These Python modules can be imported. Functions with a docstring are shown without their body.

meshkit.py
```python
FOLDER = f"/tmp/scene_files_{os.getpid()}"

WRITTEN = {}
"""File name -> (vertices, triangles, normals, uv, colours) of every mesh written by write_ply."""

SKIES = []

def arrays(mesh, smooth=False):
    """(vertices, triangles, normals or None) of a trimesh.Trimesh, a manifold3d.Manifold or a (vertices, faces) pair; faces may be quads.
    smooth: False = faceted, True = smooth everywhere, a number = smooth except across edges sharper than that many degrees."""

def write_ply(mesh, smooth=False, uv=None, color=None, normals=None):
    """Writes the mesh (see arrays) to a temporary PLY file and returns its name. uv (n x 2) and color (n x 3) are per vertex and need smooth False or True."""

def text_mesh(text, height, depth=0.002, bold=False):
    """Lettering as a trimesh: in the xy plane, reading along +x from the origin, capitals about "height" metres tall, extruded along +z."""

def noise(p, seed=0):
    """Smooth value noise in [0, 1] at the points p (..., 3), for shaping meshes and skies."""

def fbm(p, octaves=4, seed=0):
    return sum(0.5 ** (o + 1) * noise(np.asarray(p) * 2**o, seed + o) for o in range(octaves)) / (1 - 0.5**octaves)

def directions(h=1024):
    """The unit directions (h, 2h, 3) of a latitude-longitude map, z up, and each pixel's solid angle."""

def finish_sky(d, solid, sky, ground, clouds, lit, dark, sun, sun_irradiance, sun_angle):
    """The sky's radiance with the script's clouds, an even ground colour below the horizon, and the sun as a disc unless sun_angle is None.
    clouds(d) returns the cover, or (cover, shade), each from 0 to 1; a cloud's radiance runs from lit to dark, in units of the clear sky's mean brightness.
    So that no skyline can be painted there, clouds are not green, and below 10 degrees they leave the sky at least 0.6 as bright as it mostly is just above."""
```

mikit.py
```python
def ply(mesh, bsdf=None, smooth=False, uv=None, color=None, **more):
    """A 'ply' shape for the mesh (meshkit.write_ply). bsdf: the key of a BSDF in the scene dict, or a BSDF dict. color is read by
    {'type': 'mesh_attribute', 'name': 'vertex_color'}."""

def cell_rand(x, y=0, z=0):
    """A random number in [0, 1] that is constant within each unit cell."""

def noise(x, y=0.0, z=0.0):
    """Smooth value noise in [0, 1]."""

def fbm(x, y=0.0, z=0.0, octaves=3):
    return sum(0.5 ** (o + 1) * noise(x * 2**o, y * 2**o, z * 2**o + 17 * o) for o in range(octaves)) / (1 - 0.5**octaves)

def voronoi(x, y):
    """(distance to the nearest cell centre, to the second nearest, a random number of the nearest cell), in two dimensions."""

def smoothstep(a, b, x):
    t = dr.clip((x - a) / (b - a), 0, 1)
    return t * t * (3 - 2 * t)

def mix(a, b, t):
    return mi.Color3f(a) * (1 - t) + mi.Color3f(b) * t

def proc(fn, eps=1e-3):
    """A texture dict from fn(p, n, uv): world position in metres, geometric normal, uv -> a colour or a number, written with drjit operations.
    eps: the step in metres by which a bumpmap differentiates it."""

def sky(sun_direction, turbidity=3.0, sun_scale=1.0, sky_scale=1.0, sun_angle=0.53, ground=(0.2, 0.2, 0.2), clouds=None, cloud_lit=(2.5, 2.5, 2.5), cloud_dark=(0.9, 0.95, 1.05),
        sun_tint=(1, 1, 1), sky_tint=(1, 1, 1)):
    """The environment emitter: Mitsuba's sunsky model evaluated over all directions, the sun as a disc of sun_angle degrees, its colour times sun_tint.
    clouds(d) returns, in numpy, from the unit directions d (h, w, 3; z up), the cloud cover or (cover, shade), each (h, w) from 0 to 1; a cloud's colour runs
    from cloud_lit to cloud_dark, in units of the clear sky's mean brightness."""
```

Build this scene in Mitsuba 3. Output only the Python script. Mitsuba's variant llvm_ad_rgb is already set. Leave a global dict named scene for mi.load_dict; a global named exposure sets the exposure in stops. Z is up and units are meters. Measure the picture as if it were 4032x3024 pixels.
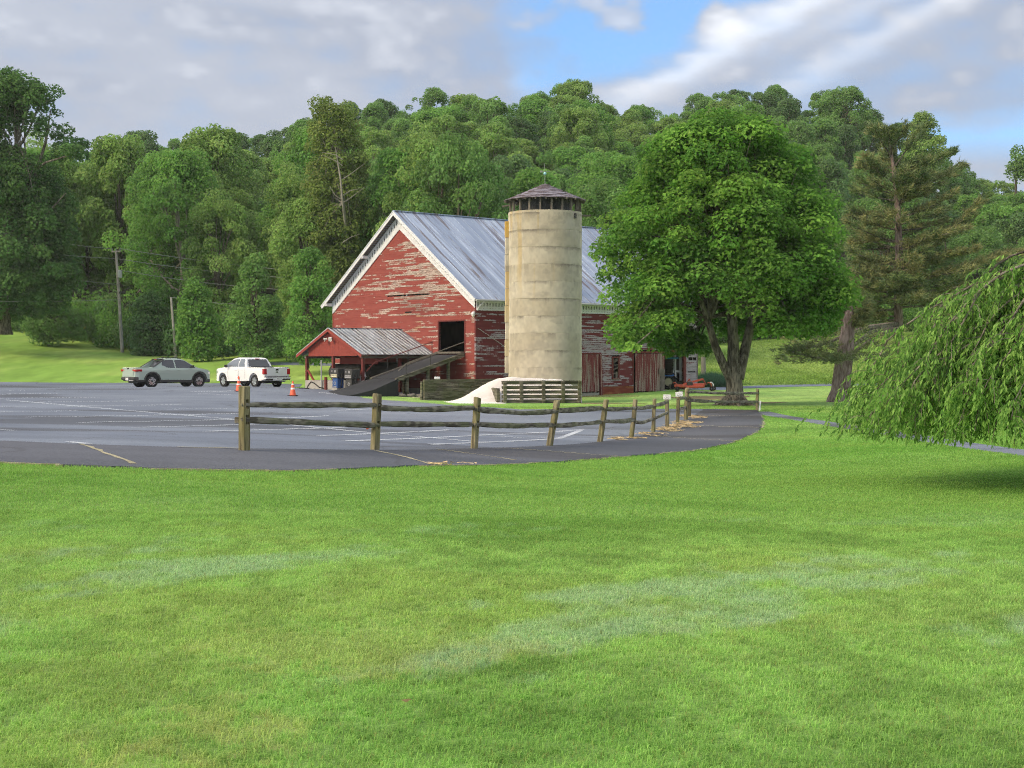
import math, random
import numpy as np, trimesh, drjit as dr, mitsuba as mi, mikit, meshkit
import manifold3d as m3
from shapely.geometry import Polygon, Point, LineString, box as sbox
from shapely.ops import unary_union
from shapely import affinity
from scipy.interpolate import RBFInterpolator
from mikit import proc, noise, fbm, voronoi, cell_rand, smoothstep, mix

T = mi.ScalarTransform4f
scene, labels = {'type': 'scene'}, {}
R0 = np.random.default_rng(7)

# ---------------------------------------------------------------- camera, sky, exposure
FPX, HZ = 5824.0, 1420.0                       # focal length and horizon row of the 4032 x 3024 photograph
PITCH = math.atan((1512 - HZ) / FPX)
EYE = np.array([0, 0, 1.6])
FWD = np.array([0, math.cos(PITCH), -math.sin(PITCH)])
UPV = np.array([0, math.sin(PITCH), math.cos(PITCH)])
scene['air'] = {'type': 'homogeneous', 'albedo': {'type': 'rgb', 'value': [0.94, 0.95, 0.97]}, 'sigma_t': 0.00018}
scene['camera'] = {'type': 'perspective', 'fov': math.degrees(2 * math.atan(2016 / FPX)), 'fov_axis': 'x',
                   'to_world': T().look_at(origin=EYE.tolist(), target=(EYE + FWD).tolist(), up=[0, 0, 1]),
                   'near_clip': 0.1, 'far_clip': 3000.0, 'medium': {'type': 'ref', 'id': 'air'}}


def clouds(d):
    az = np.degrees(np.arctan2(d[..., 0], d[..., 1]))
    el = np.degrees(np.arcsin(np.clip(d[..., 2], -1, 1)))
    inv = 1.0 / np.maximum(d[..., 2] + 0.10, 0.05)
    q = np.stack([d[..., 0] * inv, d[..., 1] * inv, 0 * inv], -1)
    n1 = meshkit.fbm(q * 1.1 + 3.7, 5, seed=4)
    n2 = meshkit.fbm(np.stack([az * 0.16, el * 0.42, 0 * az], -1) + 11.3, 5, seed=9)
    n3 = meshkit.fbm(np.stack([az * 0.10 - el * 0.12, el * 0.75 + az * 0.03, 0 * az], -1) + 2.2, 5, seed=21)
    n4 = meshkit.fbm(np.stack([az * 0.55, el * 1.1 + az * .05, 0 * az], -1) + 31.7, 5, seed=33)
    cover = np.clip(0.62 + 2.2 * (n1 - 0.30), 0, 1)
    # the break in the cloud that the photograph looks at
    wob, wob2 = (n2 - 0.5) * 2.4 + (n4 - 0.5) * 1.6, (n3 - 0.5) * 2.0 + (n4 - 0.5) * 1.3
    front = (np.abs(az) < 90) & (el < 60)
    left = np.clip((az + wob * 1.1 + (n4 - .5) * 5 + 1.2 - np.clip(12.5 - el, 0, 5) * .45) / 2.6, 0, 1)
    diag = 10.2 + (az - 3.0) * 0.46 + wob2 * 1.3 - np.clip(el - 20, 0, 40) * 0.3
    above = np.clip((el - diag) / 0.8, 0, 1)
    low = np.clip((el + wob2 * 0.8 - 7.4) / 4.0, 0, 1)
    right = np.clip((17.0 - az + wob) / 4.0, 0, 1)
    hole = left * above * np.maximum(low, 0) * right
    strip = np.clip((az + wob - 13.5) / 2.0, 0, 1) * np.clip(1 - np.abs(el - 8.2 + wob2 * 0.6) / 1.0, 0, 1)
    puff = np.clip((n4 - 0.50) * 6.0, 0, 1) * np.clip((el - 11.0) / 1.5, 0, 1)
    hole = np.clip(hole - 0.8 * puff, 0, 1)
    view = np.clip(0.84 + 0.9 * (n4 - 0.45) + 0.7 * (n3 - .5) - 0.10 * np.clip((10 - el) / 6, 0, 1), 0.55, 0.97)
    cover_v = np.clip(view * (1 - hole) - 0.75 * strip, 0.02, 1)
    w = np.where(front, np.clip((50 - np.abs(az)) / 20, 0, 1) * np.clip((40 - el) / 15, 0, 1), 0)
    cover = cover * (1 - w) + cover_v * w
    # shade: lit edges along the diagonal band, soft grey bodies elsewhere
    edge = np.exp(-((el - diag + 0.6) / 0.75) ** 2) * np.clip((az - 2.0) / 4, 0, 1)
    band2 = np.exp(-((el - diag + 3.2 + wob2 * 0.3) / 0.55) ** 2) * np.clip((az - 7) / 4, 0, 1) * 0.6 + np.exp(-((el - diag + 1.9 + wob2 * 0.2) / 0.35) ** 2) * np.clip((az - 9) / 4, 0, 1) * 0.4
    blobs = np.clip((n4 - 0.56) * 3.0, 0, 1) * np.clip((el - 8.5) / 2, 0, 1) * 0.45
    body = 0.86 + 0.55 * (0.5 - n3) + 0.20 * (0.5 - n4)
    body = body * w + (0.42 + 1.0 * (0.5 - n1)) * (1 - w)          # undersides are greyest low over the hill
    shade = np.clip(body - 0.75 * edge - 0.7 * band2 - blobs, 0.0, 1)
    return cover, shade


SUN = np.array([-0.72, -0.42, 0.55])
scene['sky'] = mikit.sky(SUN, turbidity=3, sun_scale=0.36, sky_scale=1.0, sun_angle=26, ground=(0.14, 0.20, 0.08), clouds=clouds,
                         cloud_lit=(2.22, 2.28, 2.42), cloud_dark=(0.76, 0.86, 1.11), sun_tint=(0.95, 0.97, 0.98), sky_tint=(0.64, 0.78, 1.02))
exposure = 2.8


# ---------------------------------------------------------------- helpers
def ray(u, v):
    d = FWD + np.array([1, 0, 0]) * (u - 2016) / FPX - UPV * (v - 1512) / FPX
    return d / d[1]


def at(u, v, d):
    """The point seen at photograph pixel (u, v) and at depth d metres."""
    return EYE + ray(u, v) * d


def put(key, mesh, bsdf, smooth=False, to_world=None, **kw):
    s = mikit.ply(mesh, bsdf, smooth=smooth, **kw)
    if to_world is not None:
        s['to_world'] = T(np.asarray(to_world, float))
    scene[key] = s
    return s


COUNT = {}


def name(base):
    """base, base_001, base_002 ... in order of use."""
    n = COUNT.get(base, 0)
    COUNT[base] = n + 1
    return base if n == 0 else f'{base}_{n:03d}'


def tag(key, label=None, category=None, group=None, kind=None):
    labels[key] = {k: v for k, v in (('label', label), ('category', category), ('group', group), ('kind', kind)) if v}


def cat(ms):
    return trimesh.util.concatenate([m if isinstance(m, trimesh.Trimesh) else trimesh.Trimesh(*m, process=False) for m in ms])


def bx(x0, x1, y0, y1, z0, z1):
    m = trimesh.creation.box((abs(x1 - x0), abs(y1 - y0), abs(z1 - z0)))
    m.apply_translation(((x0 + x1) / 2, (y0 + y1) / 2, (z0 + z1) / 2))
    return m


def man(mesh):
    return m3.Manifold(m3.Mesh(np.asarray(mesh.vertices, np.float32), np.asarray(mesh.faces, np.uint32)))


def unman(m):
    k = m.to_mesh()
    return trimesh.Trimesh(np.array(k.vert_properties[:, :3]), np.array(k.tri_verts), process=False)


def bev(x0, x1, y0, y1, z0, z1, c=0.01):
    """A box with bevelled edges."""
    pts = []
    for X, sx in ((x0, 1), (x1, -1)):
        for Y, sy in ((y0, 1), (y1, -1)):
            for Z, sz in ((z0, 1), (z1, -1)):
                pts += [(X + sx * c, Y + sy * c, Z), (X + sx * c, Y, Z + sz * c), (X, Y + sy * c, Z + sz * c)]
    return trimesh.convex.convex_hull(np.array(pts))


def tube(points, radii, sides=8, cap=True):
    p = np.asarray(points, float)
    r = np.broadcast_to(np.asarray(radii, float), (len(p),))
    t = np.gradient(p, axis=0)
    t /= np.linalg.norm(t, axis=1, keepdims=True) + 1e-12
    ref = np.array([0, 0, 1.0]) if abs(t[0, 2]) < 0.9 else np.array([1.0, 0, 0])
    a = np.cross(t, ref)
    a /= np.linalg.norm(a, axis=1, keepdims=True) + 1e-12
    b = np.cross(t, a)
    ang = np.arange(sides) * 2 * np.pi / sides
    v = (p[:, None] + r[:, None, None] * (np.cos(ang)[None, :, None] * a[:, None] + np.sin(ang)[None, :, None] * b[:, None])).reshape(-1, 3)
    i, j = np.meshgrid(np.arange(len(p) - 1), np.arange(sides), indexing='ij')
    q = np.stack([i * sides + j, i * sides + (j + 1) % sides, (i + 1) * sides + (j + 1) % sides, (i + 1) * sides + j], -1).reshape(-1, 4)
    f = np.vstack([q[:, [0, 1, 2]], q[:, [0, 2, 3]]])
    if cap:
        k = len(v)
        v = np.vstack([v, p[:1], p[-1:]])
        j = np.arange(sides)
        n = (len(p) - 1) * sides
        f = np.vstack([f, np.stack([(j + 1) % sides, j, 0 * j + k], 1), np.stack([n + j, n + (j + 1) % sides, 0 * j + k + 1], 1)])
    m = trimesh.Trimesh(v, f, process=False)
    m.fix_normals()
    return m


def bar(p0, p1, w, h, up=(0, 0, 1)):
    """A straight rectangular bar between two points, w wide and h high."""
    p0, p1 = np.asarray(p0, float), np.asarray(p1, float)
    t = p1 - p0
    L = np.linalg.norm(t)
    t /= L
    s = np.cross(t, up)
    s /= np.linalg.norm(s)
    k = np.cross(s, t)
    m = trimesh.creation.box((L, w, h))
    M = np.eye(4)
    M[:3, :3] = np.stack([t, s, k], 1)
    M[:3, 3] = (p0 + p1) / 2
    m.apply_transform(M)
    return m


def extrude(poly, h):
    """A shapely polygon raised from z = 0 to h."""
    gs = [g for g in getattr(poly, 'geoms', [poly]) if g.geom_type == 'Polygon' and g.area > 1e-9]
    return cat([trimesh.creation.extrude_polygon(g, h, engine='earcut') for g in gs])


def frame(o, x, y, z):
    M = np.eye(4)
    M[:3, 0], M[:3, 1], M[:3, 2], M[:3, 3] = x, y, z, o
    return M


def moved(mesh, M):
    m = mesh.copy()
    m.apply_transform(M)
    return m


def unit(v):
    return v / (np.linalg.norm(v, axis=-1, keepdims=True) + 1e-12)


# ---------------------------------------------------------------- the lie of the land
NEAR = [at(*q) for q in [
    (962, 1772, 23.1), (1476, 1776, 26.0), (1867, 1768, 29.0), (2163, 1758, 32.0), (2361, 1742, 34.9), (2485, 1725, 38.0), (2572, 1705, 42.0),
    (2628, 1688, 44.0), (2668, 1672, 46.0), (2700, 1654, 48.0), (2983, 1614, 54.0), (2900, 1598, 58.0),
    (0, 1828, 19.5), (600, 1850, 19.4), (1200, 1856, 20.4), (1732, 1837, 23.0), (2144, 1826, 26.5), (2415, 1804, 29.5), (2714, 1780, 33.0), (2903, 1742, 37.0), (2985, 1704, 41.5), (3009, 1666, 46.0),
    (3080, 1640, 51.6), (3500, 1705, 37.8), (4032, 1785, 27.1), (3310, 1580, 66), (3700, 1580, 66),
    (2000, 1588, 63.5), (2280, 1586, 66), (2146, 1590, 71), (2365, 1555, 80), (2745, 1530, 85.2), (1665, 1576, 69), (1397, 1560, 70.1), (1320, 1541, 72), (1203, 1531, 77.3), (1100, 1525, 81),
    (560, 1527, 87), (1000, 1526, 91), (0, 1505, 105), (500, 1508, 106), (1000, 1511, 100), (-400, 1503, 106),
    (0, 1405, 126), (0, 1292, 150), (300, 1342, 145), (457, 1380, 138), (680, 1406, 131), (1000, 1417, 121), (1250, 1426, 117), (500, 1450, 118), (-300, 1250, 152),
    (3000, 1521, 95), (3350, 1513, 96), (3000, 1420, 125), (3400, 1420, 122), (3100, 1335, 150), (3600, 1312, 150), (2780, 1480, 105), (2780, 1370, 140), (4032, 1330, 150), (4032, 1520, 92)]]
NEAR += [np.array(q, float) for q in [(0, 0, .05), (0, 5, .06), (-4, 8, .10), (4, 8, .05), (0, 13, .12), (-6, 14, .2), (6, 14, -.02), (-14, 10, .25), (14, 10, -.05), (0, -12, .1), (-18, -10, .2), (18, -10, 0), (14, 22, -.1), (22, 40, -.2),
         (-30, 30, .2), (-45, 60, .2), (-60, 100, .6), (-90, 150, 6), (40, 70, .2), (70, 110, 1.5), (90, 150, 5), (0, 108, .5), (0, 150, 1.5), (-40, 220, 3), (60, 220, 3), (0, 300, 2), (-120, 300, 3), (120, 300, 3), (-120, 30, 1), (120, 30, 1), (0, -80, 0), (-90, -60, 0), (90, -60, 0)]]
NEAR = np.array(NEAR)
RBF = RBFInterpolator(NEAR[:, :2], NEAR[:, 2], kernel='thin_plate_spline', smoothing=8)
HX = np.array([-400, -130, -106, -85, -72, -50, -30, -8, 10, 35, 52, 66, 80, 92, 108, 140, 400.])
HZS = np.array([0, 20, 24, 28, 29.5, 32.5, 35, 38, 38.5, 40, 43, 40, 32, 23.5, 20, 15, 0.])
WX = np.array([-200, -90, -52, -37, -25, -15, -2, 8, 14, 20, 60, 200.])
WY = np.array([160, 156, 152, 141, 129, 119, 113, 113, 126, 150, 156, 160.])       # where the wood begins


def wood_edge(x):
    return np.interp(x, WX, WY)


def ground(x, y):
    x, y = np.broadcast_arrays(np.asarray(x, float), np.asarray(y, float))
    q = np.stack([np.clip(x, -130, 130), np.clip(y, -90, 320)], -1).reshape(-1, 2)
    z = RBF(q).reshape(x.shape)
    s = np.clip((y - wood_edge(x) + 2) / (300 - wood_edge(x)), 0, 1)
    hill = np.interp(x * 300 / np.maximum(y, 150), HX, HZS) * (0.35 * s + 0.65 * s * s * (3 - 2 * s))
    back = np.clip((y - 305) / 300, 0, 1)
    z = z + hill * (1 - back * back * (3 - 2 * back))
    far = np.clip((np.hypot(x, y) - 500) / 300, 0, 1)
    return z * (1 - far)


def land(u, v):
    """Where the sight line of pixel (u, v) meets the ground."""
    d = ray(u, v)
    lo = np.arange(4.0, 170.0, 0.25)
    p = EYE + d * lo[:, None]
    h = p[:, 2] - ground(p[:, 0], p[:, 1])
    i = int(np.argmax(h < 0)) if (h < 0).any() else len(lo) - 1
    a, b = (lo[i - 1], h[i - 1]), (lo[i], h[i])
    t = a[0] + (b[0] - a[0]) * a[1] / max(a[1] - b[1], 1e-9) if i else lo[0]
    return EYE + d * t


def lands(pts):
    return np.array([land(u, v)[:2] for u, v in pts])


# the barn's own axes: a along the ridge, b along the gable wall, both from the near corner
BTH = 0.729
BC = np.array([-1.815, 74.016, 0.0])
BR, BL, BU = np.array([math.cos(BTH), math.sin(BTH), 0]), np.array([-math.sin(BTH), math.cos(BTH), 0]), np.array([0, 0, 1.0])
BARN = frame(BC, BR, BL, BU)


def bw(a, b, z):
    return BC + BR * a + BL * b + BU * z


def gz(a, b):
    p = bw(a, b, 0)
    return float(ground(p[0], p[1]))


def barn_ab(p):
    x, y = p.x - float(BC[0]), p.y - float(BC[1])
    return x * float(BR[0]) + y * float(BR[1]), x * float(BL[0]) + y * float(BL[1])


# ---------------------------------------------------------------- materials
def pr(key, color, rough=0.6, metallic=0.0, spec=0.5, bump=None, bscale=None, beps=1e-3, two=True, **kw):
    c = color if isinstance(color, dict) else (proc(color) if callable(color) else {'type': 'rgb', 'value': list(color)})
    rg = proc(rough) if callable(rough) else float(rough)
    b = {'type': 'principled', 'base_color': c, 'roughness': rg, 'metallic': float(metallic), 'specular': float(spec), **kw}
    if bump is not None:
        b = {'type': 'bumpmap', 'arbitrary': proc(bump, beps), 'scale': float(bscale or 1.0), 'bsdf': b}
    scene[key] = {'type': 'twosided', 'bsdf': b} if two else b


def col(r, g, b):
    return mi.Color3f(r, g, b)


def lawn_tone(p):
    big = fbm(p.x * 0.11 + 5, p.y * 0.16 + 2, 0, 3)
    mid = fbm(p.x * 0.55, p.y * 0.8, 3, 3)
    c = mix((0.168, 0.315, 0.072), (0.232, 0.362, 0.102), smoothstep(0.30, 0.70, big))
    c = mix(c, (0.235, 0.315, 0.085), 0.5 * smoothstep(0.56, 0.76, mid))
    c = mix(c, (0.105, 0.205, 0.045), 0.5 * smoothstep(0.52, 0.30, mid) )
    tuft = fbm(p.x * 6.5 + 3, p.y * 4.0, 6, 3)
    c = c * (0.90 + 0.20 * smoothstep(0.30, 0.70, tuft))
    # pale streaks of dew in the mowing direction
    sx = p.x * 0.72 + p.y * 0.69
    sy = -p.x * 0.69 + p.y * 0.72
    st = fbm(sx * 0.35 + 9, sy * 1.25 + 4, 1, 4) + 0.25 * (fbm(p.x * 5, p.y * 3, 2, 3) - 0.5)
    c = mix(c, (0.285, 0.395, 0.245), 0.60 * smoothstep(0.55, 0.72, st) * smoothstep(17, 12, p.y) * smoothstep(5.5, 7.5, p.y))
    dry = fbm(p.x * 0.9 + 31, p.y * 0.9, 4, 3) + 0.3 * (noise(p.x * 14, p.y * 10, 7) - 0.5)
    c = mix(c, (0.36, 0.37, 0.14), 0.42 * smoothstep(0.56, 0.72, dry) * smoothstep(10, 6.5, p.y))
    c = mix(c, (0.120, 0.255, 0.042), 0.55 * smoothstep(12, 17, p.y + 5 * (big - .5)) * smoothstep(46, 30, p.y))
    return c


def lawn_color(p, n, uv):
    f = fbm(p.x * 9, p.y * 5, 0, 3)
    g = noise(p.x * 55, p.y * 30, 2)
    c = lawn_tone(p) * (0.72 + 0.26 * f + 0.18 * g) * mix((0.90, 0.90, 0.90), (1.12, 1.12, 1.12), smoothstep(14, 34, p.y))
    # rough pasture and bank further off
    far = smoothstep(85, 100, p.y)
    m = fbm(p.x * 0.20, p.y * 0.12, 5, 4)
    s = fbm(p.x * 1.2, p.y * 0.25 + p.z * 2, 5, 3)
    pc = mix((0.175, 0.300, 0.055), (0.255, 0.36, 0.085), smoothstep(0.3, 0.7, m)) * (0.76 + 0.48 * s)
    c = mix(c, pc, far)
    # forest floor
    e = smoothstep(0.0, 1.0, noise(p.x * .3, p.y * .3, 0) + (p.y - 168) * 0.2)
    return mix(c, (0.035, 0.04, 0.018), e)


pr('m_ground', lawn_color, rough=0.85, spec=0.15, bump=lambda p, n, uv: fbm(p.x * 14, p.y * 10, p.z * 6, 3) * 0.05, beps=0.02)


def blade_color(p, n, uv):
    k = mix((0, 0, 0), (1, 1, 1), cell_rand(p.x * 130, p.y * 130)).x
    k = 0.5 + (k - 0.5) * (0.35 + 0.65 * smoothstep(22, 10, p.y))
    k2 = cell_rand(p.x * 70 + 11, p.y * 70)
    c = lawn_tone(p) * (1.35 + 0.85 * k)
    return mix(c, (0.36, 0.32, 0.12), 0.6 * smoothstep(0.84, 1.0, k2))


scene['m_blade'] = {'type': 'principledthin', 'base_color': proc(blade_color), 'roughness': 0.55, 'diff_trans': 0.9}
scene['m_leaf'] = {'type': 'principledthin', 'base_color': {'type': 'mesh_attribute', 'name': 'vertex_color'}, 'roughness': 0.45, 'diff_trans': 1.0}
scene['m_needle'] = {'type': 'principledthin', 'base_color': {'type': 'mesh_attribute', 'name': 'vertex_color'}, 'roughness': 0.6, 'diff_trans': 0.3}


def asphalt(base, tint):
    def f(p, n, uv):
        a = fbm(p.x * 0.25, p.y * 0.18, 0, 4)
        st = fbm(p.x * 0.12 + p.y * 0.05, p.y * 0.9, 4, 3)
        s = noise(p.x * 38, p.y * 30, 0)
        c = mix(base, tint, smoothstep(0.32, 0.68, a))
        c = c * (0.84 + 0.22 * s) * (0.82 + 0.36 * st)
        return mix(c, (0.045, 0.043, 0.045), 0.6 * smoothstep(0.56, 0.72, fbm(p.x * 0.10 + 7, p.y * 0.32, 9, 4)) + 0.35 * smoothstep(0.012, 0.0, dr.abs(fbm(p.x * 0.22, p.y * 0.22, 3, 3) - 0.5)))
    return f


pr('m_lot', asphalt((0.132, 0.151, 0.192), (0.174, 0.197, 0.243)), rough=0.55, spec=0.5, bump=lambda p, n, uv: noise(p.x * 60, p.y * 60, 0) * 0.004, beps=0.005)
pr('m_path', asphalt((0.064, 0.070, 0.086), (0.098, 0.103, 0.122)), rough=0.7, spec=0.4, bump=lambda p, n, uv: noise(p.x * 60, p.y * 60, 0) * 0.006, beps=0.005)
pr('m_ramp', asphalt((0.040, 0.042, 0.047), (0.070, 0.070, 0.075)), rough=0.9, spec=0.15)
pr('m_line', lambda p, n, uv: mix((0.28, 0.30, 0.34), (0.44, 0.47, 0.51), smoothstep(0.30, 0.60, fbm(p.x * 1.7, p.y * 1.7, 0, 4))), rough=0.6)
pr('m_straw', lambda p, n, uv: mix((0.42, 0.31, 0.15), (0.72, 0.58, 0.36), noise(p.x * 22, p.y * 22, 0)), rough=0.9, spec=0.1)
pr('m_crack', lambda p, n, uv: mix((0.22, 0.205, 0.13), (0.36, 0.33, 0.24), noise(p.x * 9, p.y * 9, 0)), rough=0.9, spec=0.1)


def paint_gable(p, n, uv):
    a, b = barn_ab(p)
    row = dr.floor(p.z / 0.1)
    rr = cell_rand(row, 3)
    s = fbm(b * 0.75 + rr * 3.1, row * 0.85, 1, 3) + 0.30 * (fbm(b * 3.2 + rr * 37, row * 1.7, 5, 3) - 0.5) + 0.10 * (rr - 0.5)
    inr = p.z / 0.1 - row
    broad = fbm(b * 0.42, p.z * 0.42, 7, 3)
    cb, cz = (b - 4.9) / 3.4, (p.z - 5.5) / 2.3
    core = smoothstep(1.25, 0.15, dr.sqrt(cb * cb + cz * cz))
    low = smoothstep(1.7, 0.3, p.z) * smoothstep(1.3, 0.3, b)
    m = s * 0.95 + broad * 0.38 + core * 0.24 + low * 0.22 - 0.16 * smoothstep(0.62, 0.85, inr) + 0.05 * (noise(b * 14, row * 3, 2) - 0.5)
    peel = smoothstep(0.77, 0.88, m)
    t = fbm(b * 6 + rr * 5, p.z * 30, 2, 3)
    wood = mix((0.27, 0.20, 0.17), (0.48, 0.385, 0.335), smoothstep(0.30, 0.66, t))
    weather = smoothstep(1.0, 0.2, dr.sqrt(((b - 4.6) / 2.4) ** 2 + ((p.z - 4.6) / 1.1) ** 2)) * smoothstep(0.42, 0.60, broad + 0.25 * s)
    wood = mix(wood, (0.17, 0.12, 0.10), 0.75 * weather)
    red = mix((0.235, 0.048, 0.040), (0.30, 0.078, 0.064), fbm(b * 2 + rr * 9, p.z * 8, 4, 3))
    red = mix(red, (0.15, 0.04, 0.035), 0.6 * weather)
    stain = smoothstep(0.60, 0.70, fbm(b * 1.3 + 4, p.z * 3, 3, 3)) * smoothstep(0.9, 0.4, dr.abs(p.z - 3.7)) * smoothstep(1.4, 0.5, dr.abs(b - 4.9))
    return mix(mix(red, wood, peel), (0.36, 0.20, 0.07), 0.6 * stain * peel)


def paint_side(p, n, uv):
    a, b = barn_ab(p)
    row = dr.floor(p.z / 0.1)
    rr = cell_rand(row, 5)
    s = fbm(a * 0.75 + rr * 3.3, row * 0.85, 1, 3) + 0.30 * (fbm(a * 3.0 + rr * 53, row * 1.7, 5, 3) - 0.5) + 0.14 * (rr - 0.5)
    broad = fbm(a * 0.35, p.z * 0.6, 3, 3)
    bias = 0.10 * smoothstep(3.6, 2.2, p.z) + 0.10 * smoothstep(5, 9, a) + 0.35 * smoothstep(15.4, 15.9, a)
    bias = bias - 0.06 * smoothstep(0.10, 0.0, dr.abs(p.z - 3.9))
    inrow = p.z / 0.1 - row
    m = s * 0.95 + broad * 0.35 + bias - 0.20 * smoothstep(0.55, 0.80, inrow) + 0.06 * (noise(a * 14, row * 3, 2) - 0.5)
    peel = smoothstep(0.74, 0.86, m)
    wood = mix((0.22, 0.20, 0.21), (0.46, 0.42, 0.44), fbm(a * 5 + rr * 7, p.z * 35, 2, 3))
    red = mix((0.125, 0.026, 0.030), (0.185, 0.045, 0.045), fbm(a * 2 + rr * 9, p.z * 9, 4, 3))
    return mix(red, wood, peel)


def door_paint(p, n, uv):
    a, b = barn_ab(p)
    g = fbm(a * 26, p.z * 0.9, 1, 3)
    lo = smoothstep(1.6, 0.0, p.z)
    peel = smoothstep(0.50, 0.60, g * 0.8 + 0.06 + lo * 0.13 + 0.10 * smoothstep(12.6, 13.6, a))
    wood = mix((0.20, 0.15, 0.12), (0.40, 0.33, 0.29), fbm(a * 40, p.z * 2, 5, 3))
    return mix(mix((0.155, 0.040, 0.042), (0.215, 0.062, 0.060), fbm(a * 9, p.z * 3, 2, 3)), wood, peel)


pr('m_gable', paint_gable, rough=0.75, spec=0.25)
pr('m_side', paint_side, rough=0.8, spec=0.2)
pr('m_door', door_paint, rough=0.85, spec=0.15)
pr('m_red', lambda p, n, uv: mix((0.24, 0.045, 0.034), (0.31, 0.07, 0.055), fbm(p.x * 3 + p.y * 3, p.z * 1.5, 0, 4)), rough=0.7, spec=0.25)
pr('m_redpost', lambda p, n, uv: mix((0.13, 0.032, 0.03), (0.20, 0.05, 0.045), fbm(p.x * 6, p.y * 6, p.z * 3, 3)), rough=0.75, spec=0.25)
pr('m_base', lambda p, n, uv: mix((0.20, 0.050, 0.035), (0.33, 0.13, 0.065), smoothstep(0.35, 0.65, fbm(p.x * 1.4, p.y * 1.4, p.z * 3, 3))), rough=0.9, spec=0.1)
pr('m_white', lambda p, n, uv: mix((0.64, 0.65, 0.68), (0.79, 0.80, 0.83), fbm(p.x * 3, p.y * 3, p.z * 5, 3)), rough=0.6, spec=0.3)
pr('m_gutter', (0.42, 0.44, 0.43), rough=0.5)
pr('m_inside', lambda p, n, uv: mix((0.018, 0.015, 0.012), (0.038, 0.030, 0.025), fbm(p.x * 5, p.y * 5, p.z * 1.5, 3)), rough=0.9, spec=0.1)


def tin(p, n, uv):
    a, b = barn_ab(p)
    pan = dr.floor(a / 0.56)
    k = cell_rand(pan, 1)
    st = fbm(a * 9 + k * 20, b * 0.45 + k * 3, 0, 4)
    br = fbm(a * 0.5, b * 0.5, 5, 3)
    c = mix((0.28, 0.34, 0.46), (0.41, 0.48, 0.61), smoothstep(0.3, 0.7, fbm(a * 4, b * 0.8, 2, 3) * 0.6 + k * 0.4))
    rust = smoothstep(0.53, 0.68, st * 0.72 + br * 0.22 + 0.10 * k)
    return mix(c, (0.135, 0.105, 0.115), 0.8 * rust)


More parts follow.
